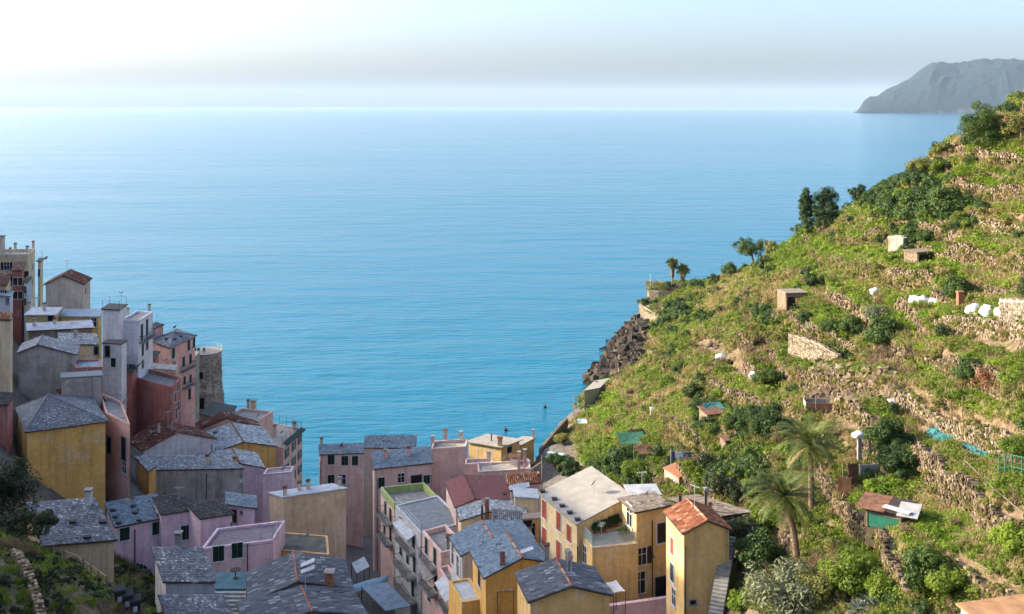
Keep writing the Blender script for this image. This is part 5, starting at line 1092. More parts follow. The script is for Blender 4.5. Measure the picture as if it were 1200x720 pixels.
def palm(label, p, h, fr, n=46, feather=True, trunk=.22, lean=(0, 0), drop=0.):
    root = empty('palm_tree', p, label, 'palm tree', 'palm trees'); mb = MB(); k = 14
    pts_ = [Vector((lean[0] * (i / k) ** 2, lean[1] * (i / k) ** 2, -.4 + (h + .4) * i / k)) for i in range(k + 1)]; rad = [trunk * (1.25 - .35 * i / k + .08 * (i % 2)) for i in range(k + 1)]; rad[0] *= 1.3; rad[-1] *= 1.25
    mb.tube(pts_, rad, 10); link('trunk', mb.mesh('trunk', PALMBARK), root, (0, 0, 0))
    top = np.array(pts_[-1]); V = []; Fq = []; DV = []; DF = []
    for i in range(n):
        t = i / n; a = i * 2.39996; el = 1.42 - 1.95 * t + rng.normal() * .10; L = fr * rng.uniform(.8, 1.1) * (.75 + .3 * math.sin(math.pi * min(1, t + .2))); dead = t > .88
        d = np.array([math.cos(a), math.sin(a), 0]); prev = top.copy(); ang = el; segs = 12; path = [prev]
        for s in range(segs):
            ang -= (.055 + .12 * s / segs) * (1.0 if el > -.2 else .5); prev = prev + (d * math.cos(ang) + np.array([0, 0, math.sin(ang)])) * L / segs; path.append(prev)
        side = np.array([-d[1], d[0], 0]); TV, TF = (DV, DF) if dead else (V, Fq)
        for s in range(segs):
            p0, p1 = path[s], path[s + 1]; o = len(TV); w = .06 * (1 - s / segs) + .02; TV += [p0 - side * w, p0 + side * w, p1 + side * w, p1 - side * w]; TF.append((o, o + 1, o + 2, o + 3))
            if s >= 1 or not feather:
                for q in (.0, .33, .66):
                    b0 = p0 + (p1 - p0) * q; ll = L * (.18 if feather else .3) * math.sin(math.pi * min(1, (s + q + 1.2) / (segs + 2))) ** .7
                    for sg in (-1, 1):
                        tip = b0 + side * sg * ll * .72 + (p1 - p0) / (L / segs) * ll * .7 + np.array([0, 0, -.10 * ll + rng.normal() * .06]); o = len(TV); wv = (p1 - p0) * .24
                        TV += [b0 - wv * .5, b0 + wv * .5, tip + wv * .1, tip - wv * .1]; TF.append((o, o + 1, o + 2, o + 3))
    link('fronds', np_mesh('fronds', V, Fq, LEAF['palm' if feather else 'scrub']), root, (0, 0, 0))
    if DV: link('dead_fronds', np_mesh('dead_fronds', DV, DF, LEAF['straw']), root, (0, 0, 0))
    return root
def fan_palm(label, p, h, r):
    root = empty('palm_tree', p, label, 'palm tree', 'palm trees'); mb = MB(); mb.tube([(0, 0, -.3), (.05, 0, h * .5), (0, 0, h)], [.3, .24, .2], 8); link('trunk', mb.mesh('trunk', PALMBARK), root, (0, 0, 0))
    V = []; Fq = []
    for i in range(260):
        d = rng.normal(size=3); d[2] = d[2] * .8 + .25; d /= np.linalg.norm(d); q = np.cross(d, rng.normal(size=3)); q /= np.linalg.norm(q); L = r * rng.uniform(.75, 1.2); b = np.array([0, 0, h]); o = len(V); w = .07 * r
        m_ = b + d * L * .62 + np.array([0, 0, .06 * L]); t_ = b + d * L - np.array([0, 0, .12 * L]); V += [b + d * L * .3 - q * w * .4, b + d * L * .3 + q * w * .4, m_ + q * w, m_ - q * w, t_ + q * w * .2, t_ - q * w * .2]; Fq += [(o, o + 1, o + 2, o + 3), (o + 3, o + 2, o + 4, o + 5)]
    link('fronds', np_mesh('fronds', V, Fq, LEAF['palm']), root, (0, 0, 0))
    n = 600; z = rng.uniform(h * .45, h * .98, n); a = rng.uniform(0, 6.28, n); rr = rng.uniform(.15, .75, n) * r * .62 * (z / h); c = np.c_[np.cos(a) * rr, np.sin(a) * rr, z]; link('dead_fronds', np_mesh('dead_fronds', *leaf_quads(c, np.c_[np.cos(a), np.sin(a), rng.normal(size=n) * .2], r * .26, .25, 3.), LEAF['twig']), root, (0, 0, 0))
    return root
# ------------------------------------------------------------------ trees and bushes that the photo lets one point at
def at(px, py): 
    for k in range(0, 40, 2):
        p = ground(px, py + k)
        if p is not None: return p
    return PY(px, py, 150)
p = at(1152, 178); tree('round_tree', 'round rust tinged tree standing on the ridge by the white wall', p, 7.0, (2.8, 3.3), 'citrus', 80, 240, .10, .2)
p = at(1197, 172); tree('round_tree', 'leafy tree cut by the right edge on the ridge', p, 5.0, (2.4, 2.4), 'scrub', 24, 110, .15, .18)
p = at(1186, 152); bush(0, 0, 1.3, 'rust', 'small rust red bush on the ridge above the round tree', 1.2, p=p)
p = at(946, 280); tree('cypress_tree', 'tall thin dark tree, the left one of the pair on the skyline', p, 12.0, (1.9, 5.6), 'pine', 80, 260, .14, .22, squash=1)
p = at(967, 272); tree('cypress_tree', 'broader dark tree, the right one of the pair on the skyline', p, 9.6, (2.9, 4.4), 'pine', 80, 260, .14, .24)
p = at(938, 282); tree('cypress_tree', 'low dark tree at the foot of the skyline pair', p, 4.2, (2.0, 1.9), 'pine', 20, 100, .18, .18)
p = at(1006, 243); tree('skyline_tree', 'bushy dark tree on the skyline between the fence and the tall pair', p, 5.2, (2.2, 2.4), 'pine', 26, 110, .18, .2)
p = at(884, 316); tree('umbrella_pine', 'umbrella pine with a wide domed crown on the skyline', p, 8.6, (5.4, 2.4), 'pine', 56, 240, .15, .3, lean=(-.6, 0), crown_off=(-1.0, 0))
p = at(905, 304); tree('umbrella_pine', 'lighter feathery tree beside the umbrella pine', p, 5.0, (2.2, 1.8), 'scrub', 20, 90, .2, .2)
p = at(856, 328); tree('umbrella_pine', 'small round pine below the umbrella pine on the headland', p, 5.6, (3.6, 2.2), 'citrus', 30, 110, .22, .22)
p = at(836, 334); tree('umbrella_pine', 'low dark pine at the end of the headland garden', p, 3.6, (2.6, 1.6), 'pine', 20, 100, .2, .2)
fan_palm('shaggy fan palm with a thick skirt, the left one on the headland', P(788, 338, 15.2), 9.0, 2.3)
fan_palm('leaning brownish palm, the right one of the pair on the headland', P(800, 338, 15.2), 6.6, 2.6)
palm('tall date palm with a long bare trunk, the nearer of two', at(934, 660), 4.9, 3.6, 54, lean=(-.9, .3))
palm('date palm behind the nearer one beside the sack covered post', at(951, 598), 5.4, 3.6, 52, lean=(-.2, 0))
p = at(926, 722); bush(0, 0, 3.2, 'olive', 'big round silvery olive tree at the bottom of the hillside', .92, p=p, name='olive_tree', cat='tree', group='olive trees')
p = at(1072, 268); 
for q, (a, b, s, k, l) in enumerate([
 (1040,406,2.7,'citrus','large dark citrus tree on the path below the white sacks'),(1028,382,1.9,'olive','grey green shrub rising behind the large dark citrus tree'),(976,392,1.5,'citrus','small dark bush next to the picket gate'),(1000,394,1.7,'citrus','dark bush between the picket gate and the large citrus tree'),(944,380,1.3,'citrus','dark shrub beside the rubble heap and the stone hut'),
 (899,452,1.8,'citrus','lone dark bush on the lower bare field'),(1141,450,1.9,'citrus','round dark bush on the terrace beside the bare red shrub'),(1167,462,1.9,'rust','bare reddish shrub next to the round dark bush'),(1196,462,1.6,'green','green shrub cut by the right edge on the middle terrace'),
 (1124,352,2.0,'citrus','dark shrub beside the brick pillar and the sacks'),(1112,340,1.5,'green','green shrub above the sacks by the brick pillar'),(1075,262,3.4,'citrus','big evergreen bush in the thicket above the cistern'),(1108,258,3.2,'citrus','evergreen bush at the end of the thicket above the cistern'),(1046,252,2.6,'pine','dark evergreen bush at the start of the thicket'),
 (1090,240,3.0,'citrus','evergreen bush at the top of the thicket'),(1112,184,2.6,'scrub','bushy shrub on the ridge left of the round tree'),(1080,210,2.2,'scrub','olive shrub on the skyline below the ridge wall'),(905,512,2.0,'citrus','shrub half covered by green netting'),(868,512,1.9,'citrus','dark leafy shrub above the path near the terracotta shed'),
 (882,492,1.8,'green','green shrub beside the netted one'),(730,556,2.6,'citrus','dark shrub behind the chalky white roof'),(752,566,2.3,'green','fresh green shrub behind the chalky white roof'),(695,566,2.2,'green','green shrub beside the pale shed behind the chalky roof'),(668,560,2.2,'citrus','dark shrub by the two slim chimneys'),
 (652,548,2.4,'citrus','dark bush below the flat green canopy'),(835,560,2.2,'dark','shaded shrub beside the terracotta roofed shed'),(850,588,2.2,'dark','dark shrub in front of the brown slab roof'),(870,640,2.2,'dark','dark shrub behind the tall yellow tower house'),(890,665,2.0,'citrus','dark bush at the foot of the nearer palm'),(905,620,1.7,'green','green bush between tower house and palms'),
 (1055,560,1.9,'citrus','dark shrub behind the rusty roofed shed'),(1040,528,1.9,'citrus','dark shrub next to the sack covered post'),(1030,580,1.5,'bright','leafy vine bush over the rusty roofed shed'),(1195,540,1.5,'green','shrub at the edge beside the long pale wall'),(1198,470,1.4,'scrub','grey shrub at the right edge above the path'),
 (1000,690,2.0,'green','green bush below the path wall'),(1045,705,1.6,'green','green bush right of the spiky agave'),(1085,690,1.8,'citrus','dark bush under the lower terrace wall'),(1120,700,1.8,'green','green bush next to the corner shed roof'),(1190,650,1.6,'bright','bright bush at the right edge of the green terrace'),(965,700,2.0,'scrub','scrubby bush beside the silvery olive tree'),(870,716,1.5,'bright','yellow green shrub at the base of the tower house'),
 (800,372,3.0,'citrus','dark green tree like shrub under the headland walkway'),(785,366,2.6,'citrus','dark shrub at the inner end of the headland walkway'),(812,340,2.2,'green','shrub in the headland garden by the palms'),(825,338,2.4,'pine','dark hedge bush in the headland garden'),(790,338,1.5,'pine','low hedge bush under the headland palms'),(845,346,2.4,'dark','dark bush at the root of the headland'),
 (770,430,2.4,'scrub','scrub bush above the bare headland rocks'),(800,440,2.2,'citrus','dark bush in the middle of the lower slope'),(785,455,2.0,'green','green bush in the middle of the lower slope'),(740,445,2.0,'scrub','grey bush near the sea end of the slope'),(815,470,2.0,'citrus','dark bush above the little red roof'),(830,455,1.8,'scrub','scrub bush below the bare field'),
 (850,470,1.7,'green','green bush on the bank between the fields'),(760,470,1.9,'green','green bush by the blue barrel'),(700,470,2.0,'scrub','scrub bush near the white sea roof'),(715,450,2.0,'green','green bush just above the sea cliff'),(660,520,1.8,'scrub','brown green bush by the coast path wall'),(745,520,1.6,'dark','shaded bush under the green canopy frame')]):
    bush(a, b, s, k, l, random.uniform(.85, 1.1))
# agave
def agave(p, r, label):
    V = []; Fq = []
    for i in range(46):
        a = i * 2.4; el = 1.45 - 1.3 * i / 46; L = r * rng.uniform(.8, 1.1); d = np.array([math.cos(a), math.sin(a), 0]); s = np.array([-d[1], d[0], 0]); q = [d * math.cos(el) * L * t + np.array([0, 0, math.sin(el) * L * t - .25 * L * t * t]) for t in (0, .4, .75, 1)]
        w = [.05, .085, .06, .004]; o = len(V)
        for k in range(4): V += [q[k] - s * w[k] * r, q[k] + s * w[k] * r]
        Fq += [(o + 2 * k, o + 2 * k + 1, o + 2 * k + 3, o + 2 * k + 2) for k in range(3)]
    root = empty('agave', p, label, 'plant'); link('leaves', np_mesh('leaves', V, Fq, leafmat('agave_leaf', [(0, (.10, .13, .11)), (1, (.24, .28, .24))], .1)), root, (0, 0, 0))
agave(at(1026, 716), 1.6, 'large spiky grey agave at the bottom of the hillside'); agave(at(1008, 718), 1.1, 'smaller agave left of the large spiky one')
for t in globals().get('POTS', []): link('foliage', bush_proto('citrus')[0][0], t, (0, 0, .35)).scale = (.55, .55, .6)
ground_cover()
# ------------------------------------------------------------------ sheds, sacks, posts and other things on the hillside
ZU = Vector((0, 0, 1))
WOOD = plain('weathered_wood', (.20, .155, .11), .9, .4, 5); RUST = plain('rusty_sheet', (.17, .085, .050), .8, .5, 2); PLASTIC = plain('white_plastic', (.52, .53, .55), .5, .3, 3); TEALNET = plain('teal_net', (.04, .16, .155), .8, .4, 5); GREENNET = plain('green_net', (.045, .14, .085), .8, .3, 4)
def hutbox(name, label, px, py, w, d, h, rot, wall, roofmat, cat='shed', over=.2, door=None, pitch=0., doorw=.45):
    p = at(px, py); root = empty(name, p, label, cat); root['kind'] = 'thing'; root.rotation_euler = (0, 0, R(rot)); mb = MB()
    mb.prism([(-w / 2, -d / 2), (w / 2, -d / 2), (w / 2, d / 2), (-w / 2, d / 2)], -1.5, [h, h, h + pitch, h + pitch]); link('wall', mb.mesh('wall', wall), root, (0, 0, 0))
    mb = MB(); o = over; mb.slab([(-w / 2 - o, -d / 2 - o, h + .1), (w / 2 + o, -d / 2 - o, h + .1), (w / 2 + o, d / 2 + o, h + pitch + .1), (-w / 2 - o, d / 2 + o, h + pitch + .1)], .09); link('roof', mb.mesh('roof', roofmat), root, (0, 0, 0))
    if door:
        mb = MB(); mb.box((0, -d / 2 - .02, h * .42), w * doorw, .03, h * .42); link('door', mb.mesh('door', door), root, (0, 0, 0))
        mb = MB()
        for sx in (-1, 1): mb.box((sx * w * doorw, -d / 2 - .05, h * .42), .05, .05, h * .42 + .05)
        mb.box((0, -d / 2 - .05, h * .84 + .05), w * doorw + .05, .05, .05); link('door_frame', mb.mesh('door_frame', WOOD), root, (0, 0, 0))
    return root
hutbox('cistern', 'square pale rendered cistern block standing on the green terrace', 1055, 298, 2.5, 2.2, 2.3, 40, wallmat('stone'), TANROOF, 'cistern', .06)
r = hutbox('stone_shed', 'low stone shed with a plank roof below the square pale cistern', 1077, 308, 3.0, 2.2, 1.5, 25, plain('dark_rubble_wall', (.20, .15, .10), .95, .45, 3), WOOD, door=GLOOM)  # door is a near-black panel painting the shade of an open front
hutbox('stone_hut', 'square stone hut with a big dark opening on the upper path', 929, 366, 3.4, 3.0, 3.0, 8, plain('dark_rubble_wall', (.20, .15, .10), .95, .45, 3), SLATE_BROWN, 'hut', .05, GLOOM, 0., .46)  # door is a near-black panel, shade inside the opening as colour
r = hutbox('garden_shed', 'shed with a rusty patched roof and green door on the hillside', 1040, 616, 2.6, 1.7, 1.15, -38, plain('dark_boards', (.10, .075, .05), .95, .4), RUST, door=plain('green_door', (.02, .14, .09)), pitch=.2, over=.05)
for k, (x, y, w, d, a, m) in enumerate(((-.9, -.1, 1.0, 1.3, 3, RUST), (.5, .1, 1.1, 1.25, -4, plain('dark_felt', (.05, .035, .03), .9, .4)), (1.6, -.3, .7, 1.1, 8, plain('grey_sheet', (.34, .34, .33), .8)), (.9, -.8, 1.0, .25, -12, PALESHEET))):
    mb = MB(); mb.box((x, y, 1.5 + .04 * k), w, d, .025, Vector((math.cos(R(a)), math.sin(R(a)), .03)), Vector((-math.sin(R(a)), math.cos(R(a)), .1))); link('roof_sheet', mb.mesh('roof_sheet', m), r, (0, 0, 0))
hutbox('corner_shed', 'pale shed with a rusty flat roof in the bottom right corner', 1186, 752, 4.0, 3.0, 1.2, 14, wallmat('white'), plain('orange_rust_roof', (.36, .20, .10), .9, .3, 1.5), pitch=.1)
hutbox('garden_shed', 'little shed with red roof strips and a teal sheet', 836, 496, 2.6, 2.2, 1.4, 15, wallmat('brown'), RUST, pitch=.3)
hutbox('garden_shed', 'low brown chicken shed on the wall above the palms', 862, 524, 3.0, 1.6, 1.0, 10, WOOD, RUST)
def slabhut(*a, **k):
    H = S(*a, **k); H.root['group'] = 'hillside huts'; return H
slabhut('terracotta_shed', 'grey stone shed with an orange terracotta terrace roof under the washing', 110, (777,548), (795.5,560), (819,549.5), 4, 'stone', mat=plain('terracotta_paving', (.38, .165, .085), .85, .25, 2), ov=.12, cat='shed', wins=[(785,573,.7,.9,'dark')])
slabhut('stone_hut', 'stone hut with a grey flat roof on the lower slope', 152, (761,477), (767,488.5), (783,487.5), 3, 'stone', mat=TANROOF, ov=.05, cat='hut')
slabhut('sea_shed', 'pale flat shed roof at the edge of the sea cliff', 240, (684,458), (703,454.5), (715,443), 3, 'stone', mat=CHALK, ov=.2, cat='shed')
# the tall pale retaining wall and the coast path wall
def strip_wall(name, label, pts_, h, th, mat, cat='wall', cope=True, drop=1., smat=None):
    root = empty(name, pts_[0], label, cat); root['kind'] = 'thing'
    for a, b in zip(pts_[:-1], pts_[1:]):
        e = (b - a); e.z = 0; L = e.length; e.normalize(); n = Vector((e.y, -e.x, 0)); mb = MB(); vs = []
        for p_, s_ in ((a, -1), (b, 1)):
            for k in (-1, 1): vs += [p_ + n * k * th / 2 - ZU * drop, p_ + n * k * th / 2 + ZU * h]
        mb.add(vs, [(0, 1, 5, 4), (2, 6, 7, 3), (1, 3, 7, 5), (0, 4, 6, 2), (0, 2, 3, 1), (4, 5, 7, 6)]); mb.build('wall_panel', mat, root)
        V = []; Fc = []
        nx_, nz_ = int(L / .42), int((h + drop) / .28)
        for i in range(nx_):
            for k in range(nz_):
                q = a.lerp(b, (i + random.uniform(.3, .7)) / max(1, nx_)) + ZU * (-drop + (k + .5) * .28) 
                f_ = n if n.y < 0 else -n
                stone_box(V, Fc, q + f_ * (th / 2 - .02), e, n, ZU, .2, .09, .13)
        for i in range(int(L / .33)):
            for k in (-1, 0, 1): stone_box(V, Fc, a.lerp(b, (i + .5) / max(1, int(L / .33))) + n * (k * th * .33) + ZU * (h + .02 + random.uniform(-.06, .05)), e, n, ZU, .19, th * .2, .09)
        if V: mb = MB(); mb.add(V, Fc); o = mb.build('stones', smat or STONE_PALE, root); o['kind'] = 'stuff'
    return root
a, b = at(926, 420), at(984, 428); strip_wall('retaining_wall', 'tall pale retaining wall catching the sun below the path', [a + ZU * .5, a.lerp(b, .35) + ZU * .1, a.lerp(b, .7) - ZU * .5, b - ZU * 1.5], 2.5, .5, plain('pale_mortar', (.36, .32, .25), .9, .3, 2), drop=1.2)
strip_wall('coast_path_wall', 'long grey stone parapet wall climbing along the coast path', [PY(633, 530, 184) , PY(643, 518, 192), PY(653, 506, 200), PY(664, 494, 208)], .6, .5, plain('grey_parapet', (.20, .18, .155), .9, .3, 2), drop=4)
a, b = at(1110, 164), at(1138, 172); strip_wall('white_wall', 'short white garden wall on the ridge beside the round tree', [a, b], 1.6, .3, wallmat('white'), drop=1)
a, b = at(1178, 372), at(1210, 374); strip_wall('concrete_tank', 'pale concrete tank wall by the sacks at the right edge', [a, b], 1.7, 1.2, CONCR, 'tank', drop=.5)
# white sacks
def sack_mesh(seed):
    bm = bmesh.new(); bmesh.ops.create_icosphere(bm, subdivisions=3, radius=1)
    for v in bm.verts:
        c = v.co.copy(); s_ = max(abs(c.x), abs(c.y), abs(c.z)); c = c * (.55 + .45 / s_ * .8); n_ = mnoise.noise(c * 1.6 + Vector((seed * 7, 0, 0))) * .22 + mnoise.noise(c * 4 + Vector((0, seed * 5, 0))) * .09
        v.co = Vector((c.x * (1 + n_), c.y * (1 + n_), max(-.55, c.z * .75 * (1 + n_))))
        if c.z > .7: v.co.z += .12 * (1 if abs(c.x) < .3 else -.4)
    me = bpy.data.meshes.new('sack'); bm.to_mesh(me); bm.free(); me.materials.append(PLASTIC); me.polygons.foreach_set('use_smooth', [True] * len(me.polygons)); return me
SK = [sack_mesh(i) for i in range(3)]
for i, (a, b, s_, l) in enumerate([(1026,346,.62,'lone white sack on the upper green terrace'),(1072,356,.62,'white sack at the left end of the trio on the grass'),(1082,357,.68,'middle white sack of the trio on the grass'),(1095,358,.55,'smaller white sack at the right end of the trio'),(1143,370,.72,'tall white sack beside the brick pillar'),(1159,371,.70,'slumped white sack in the middle of the row by the pillar'),(1176,371,.66,'white sack against the concrete tank'),(845,422,.75,'white covered heap on the bare lower field'),(884,443,.55,'pale box like sack beside the lone bush on the field'),(775,470,.5,'blue plastic sack in the scrub')]):
    p = at(a, b); o = link('white_sack' if i < 9 else 'blue_sack', SK[i % 3] if i < 9 else None or SK[0].copy(), None, p + ZU * .5 * s_); s_ *= 1.25; o.scale = (s_, s_, s_ * (.95 if i != 7 else .6)); o.rotation_euler = (0, 0, i * 1.3); tag(o, l, 'sack', 'plastic sacks on the terraces')
    if i == 9: o.data.materials[0] = plain('blue_plastic', (.08, .16, .36), .5)
def post(px, py, h, r=.06, lean=(0, 0), mat=None, label='', name='wooden_post', cat='post', p=None, group='posts on the hillside'):
    p = p or at(px, py); mb = MB(); mb.tube([(0, 0, -.3), (lean[0], lean[1], h)], [r, r * .85], 7); o = link(name, mb.mesh(name, mat or WOOD), None, p); return tag(o, label, cat, group)
mb = MB(); mb.box((0, 0, .9), .28, .28, 1.2); mb.box((0, 0, 2.12), .34, .34, .06); tag(link('brick_pillar', mb.mesh('brick_pillar', BRICK), None, at(1125, 366)), 'short brick pillar standing next to the white sacks', 'pillar')
post(1106, 502, 3.0, .07, (.6, .9), label='left pole leaning against the long pale wall'); post(1114, 504, 3.0, .07, (.5, .9), label='right pole leaning against the long pale wall')
post(672, 492, 6, .09, mat=CONCR, label='tall pale pole at the edge of the sea near the cliff shed'); post(677, 488, 4, .06, mat=CONCR, label='short pale pole next to the tall one at the sea edge'); post(762, 338, 5, .07, mat=WHITEP, label='white mast on the tip of the headland'); post(776, 338, 4, .06, label='dark mast in the headland garden')
post(1019, 540, 1.9, .12, mat=CONCR, label='concrete post right of the sack covered post'); post(988, 590, 3.0, .06, label='rough post beside the rusty panel'); post(640, 590, 5, .07, label='wooden pole beside the chalky white roof', p=PY(635, 590, 104)); post(686, 530, 4, .07, label='grey pole in the scrub by the little canopy'); post(699, 545, 3.5, .07, label='thin stake standing in the green scrub')
post(862, 500, 3.0, .06, label='bare stake above the low brown shed'); post(1128, 500, 2.0, .05, label='stake at the end of the long pale wall')
# water tank on a post
p = at(1007, 545); t = empty('covered_post', p, 'white plastic sack tied over the top of a post among the palms', 'post'); mb = MB(); mb.box((0, 0, 1.0), .16, .16, 1.3); link('post', mb.mesh('post', CONCR), t, (0, 0, 0)); o = link('cover', SK[1], t, (0, 0, 2.55)); o.scale = (.62, .55, .42)
# panels
def panel(px, py, w, h, rot, mat, label, tilt=0., name='panel'):
    p = at(px, py); mb = MB(); mb.box((0, 0, h / 2), w / 2, .03, h / 2); 
    for sx in (-1, 1): mb.box((sx * w / 2, .05, h / 2 - .1), .04, .04, h / 2 + .15)
    o = link(name, mb.mesh(name, mat), None, p); o.rotation_euler = (R(tilt), 0, R(rot)); return tag(o, label, 'panel', 'sheets and panels on the hillside')
panel(1019, 560, 1.7, 1.0, 10, plain('grey_sheet', (.34, .34, .33), .8), 'grey sheet panel standing behind the rusty shed'); panel(990, 592, 1.0, 2.2, -20, RUST, 'upright rusty panel beside the shed path'); panel(1000, 572, .9, 2.0, 20, RUST, 'narrow rusty panel beside the grey sheet'); panel(1056, 482, 1.6, 1.0, 15, WHITEP, 'white board lying tilted on the bare plot', -62); panel(885, 446, 1.2, .8, 20, WHITEP, 'small white board on the lower field', -40)
# planter of planks with posts
p = at(965, 482); t = empty('wooden_planter', p, 'plank planter box with posts on the bare plot', 'planter'); t.rotation_euler = (0, 0, R(-6))
for k, (x, y, w, d) in enumerate(((0, -.8, 1.9, .04), (0, .8, 1.9, .04), (-1.9, 0, .04, .8), (1.9, 0, .04, .8))): mb = MB(); mb.box((x, y, .45), w, d, .6); link('board', mb.mesh('board', plain('red_board', (.27, .13, .085), .9) if k == 0 else CONCR), t, (0, 0, 0))
for x in (-1.0, .2, 1.3): mb = MB(); mb.tube([(x, -.9, -.2), (x + .1, -.85, 1.8)], .05, 6); link('post', mb.mesh('post', WOOD), t, (0, 0, 0))
# picket gate
p = at(953, 390); t = empty('picket_gate', p, 'pale wooden picket gate leaning on the path', 'gate'); t.rotation_euler = (0, 0, R(-25))
for k in range(9): mb = MB(); mb.box((-.9 + k * .225, 0, .55), .06, .02, .6 + random.uniform(-.08, .08)); link('slat', mb.mesh('slat', plain('pale_wood', (.42, .36, .28), .9)), t, (0, 0, 0))
for z in (.3, .85): mb = MB(); mb.box((0, .04, z), 1.0, .02, .05); link('rail', mb.mesh('rail', WOOD), t, (0, 0, 0))
def fence(pxs, h, label, n=None, mat=None, rails=2, net=None, name='wooden_fence', world=None):
    pts_ = world or [at(a, b) for a, b in pxs]; t = empty(name, pts_[0], label, 'fence', 'fences')
    for a, b in zip(pts_[:-1], pts_[1:]):
        k = n or max(2, int((b - a).length / 1.6))
        for i in range(k + 1):
            q = a.lerp(b, i / k); q.z = max(q.z, gz(q.x, q.y)); mb = MB(); mb.tube([q - ZU * .3, q + ZU * h + Vector((random.uniform(-.06, .06), 0, 0))], .05, 6); mb.build('post', mat or WOOD, t)
        for r_ in range(rails): mb = MB(); z = h * (r_ + 1) / rails - .08; mb.tube([a + ZU * z, b + ZU * z], .035, 5); mb.build('rail', mat or WOOD, t)
        if net:
            mb = MB(); k = 24; nz = 5
            for i in range(k + 1): q = a.lerp(b, i / k); mb.tube([q, q + ZU * h], .008, 3, caps=False)
            for j in range(nz): mb.tube([a + ZU * h * (j + .5) / nz, b + ZU * h * (j + .5) / nz], .008, 3, caps=False)
            mb.build('netting', net, t)
    return t
fence([(985,254),(1003,250),(1022,252)], 1.2, 'grey wooden rail fence on the skyline wall'); fence([(1168,142),(1185,146),(1205,150)], 1.3, 'rail fence along the ridge at the top right'); fence([(1098,190),(1122,192),(1150,190)], 1.0, 'thin wire fence across the upper terrace', rails=3); fence([(1170,562),(1186,560),(1210,566)], 1.6, 'green mesh fence at the right edge below the pale wall', mat=GREENNET, net=GREENNET); fence([(832,548),(850,556),(872,566)], 1.2, 'green netting fence beside the brown slab roof', mat=GREENNET, net=GREENNET)
fence([(895,300),(878,330),(872,368)], 1.5, 'wire fence running down the steep edge of the spur', rails=3); fence([(1130,552),(1165,590),(1200,625)], .9, 'sagging rail beside the path below the nets', rails=1)
# headland railings and walkers
PALEWALL = plain('pale_parapet', (.40, .35, .28), .9, .3, 1.5)
strip_wall('parapet_wall', 'curved pale parapet of the walkway round the headland', [p + ZU * 0 for p in HW], .8, .35, PALEWALL, drop=3.0); strip_wall('terrace_wall', 'long stone wall holding the headland garden with the palms', [p + ZU * 0 for p in HT], .35, .5, PALEWALL, drop=4.0)
fence(None, 1.0, 'railing along the headland walkway', world=[p + Vector((.4, .5, .75)) for p in HW], rails=2, mat=IRON); fence(None, 1.3, 'dark railing along the upper headland garden', world=[p + Vector((.3, .8, 0)) for p in HT], rails=2, mat=WOOD)
def person_mesh(seed, top, leg):
    V = bpy.data.meshes.new('person'); J = [(0, 0, .95), (0, 0, 1.2), (0, 0, 1.42), (0, .0, 1.52), (0, -.02, 1.64), (0, -.02, 1.74), (.10, 0, .90), (.12, .04 * seed, .5), (.12, -.05 * seed, .06), (.12, -.17, .03), (-.10, 0, .90), (-.12, -.05 * seed, .5), (-.12, .08 * seed, .06), (-.12, -.05, .03), (.19, 0, 1.40), (.25, .03, 1.15), (.23, -.1, .92), (-.19, 0, 1.40), (-.25, .03, 1.15), (-.23, -.08, .92)]
    E = [(0, 1), (1, 2), (2, 3), (3, 4), (4, 5), (0, 6), (6, 7), (7, 8), (8, 9), (0, 10), (10, 11), (11, 12), (12, 13), (2, 14), (14, 15), (15, 16), (2, 17), (17, 18), (18, 19)]
    Rr = [.15, .14, .16, .06, .10, .07, .10, .07, .05, .04, .10, .07, .05, .04, .07, .055, .04, .07, .055, .04]
    V.from_pydata(J, E, []); o = bpy.data.objects.new('person_skin', V); COL.objects.link(o); o.modifiers.new('s', 'SKIN')
    for i, d in enumerate(V.skin_vertices[0].data): d.radius = (Rr[i], Rr[i] * .75); d.use_root = (i == 0)
    o.modifiers.new('ss', 'SUBSURF').levels = 1
    dg = bpy.context.evaluated_depsgraph_get(); me = bpy.data.meshes.new_from_object(o.evaluated_get(dg)); bpy.data.objects.remove(o)
    for m in (top, leg, plain('skin_tone', (.42, .26, .19), .7), plain('dark_hair', (.03, .022, .018), .8)): me.materials.append(m)
    for p_ in me.polygons:
        z = p_.center.z; p_.material_index = 3 if z > 1.68 else 2 if z > 1.5 else 1 if z < .95 and abs(p_.center.x) < .2 else 2 if z < 1.0 else 0
        p_.use_smooth = True
    return me
PM = [person_mesh(1, plain('navy_coat', (.03, .04, .09)), plain('dark_trousers', (.03, .03, .035))), person_mesh(-1, plain('red_coat', (.32, .05, .04)), plain('jeans', (.06, .09, .16))), person_mesh(1, plain('white_shirt', (.6, .6, .6)), plain('dark_trousers', (.03, .03, .035))), person_mesh(-1, plain('grey_coat', (.12, .12, .12)), plain('jeans', (.06, .09, .16)))]
for i, (u, l) in enumerate([(.06,'person in navy coat standing at the outer bend of the headland walkway'),(.2,'person in red top leaning on the bend of the walkway'),(.33,'person in white shirt on the headland walkway near the bend'),(.48,'person in grey coat in the middle of the headland walkway'),(.62,'person in navy coat walking in the middle of the walkway'),(.85,'person in red top at the inner end of the walkway'),(1.1,'person in white shirt on the upper headland terrace by the mast'),(1.2,'person in grey coat on the upper headland terrace')]):
    src_ = HW if u < 1 else HT; t_ = (u if u < 1 else u - 1) * (len(src_) - 1); k_ = int(t_); q = src_[k_].lerp(src_[min(k_ + 1, len(src_) - 1)], t_ - k_) + Vector((.5, 1.3, .02))
    o = link('person', PM[i % 4], None, q); o.rotation_euler = (0, 0, i * 1.1); tag(o, l, 'person', 'walkers on the headland')
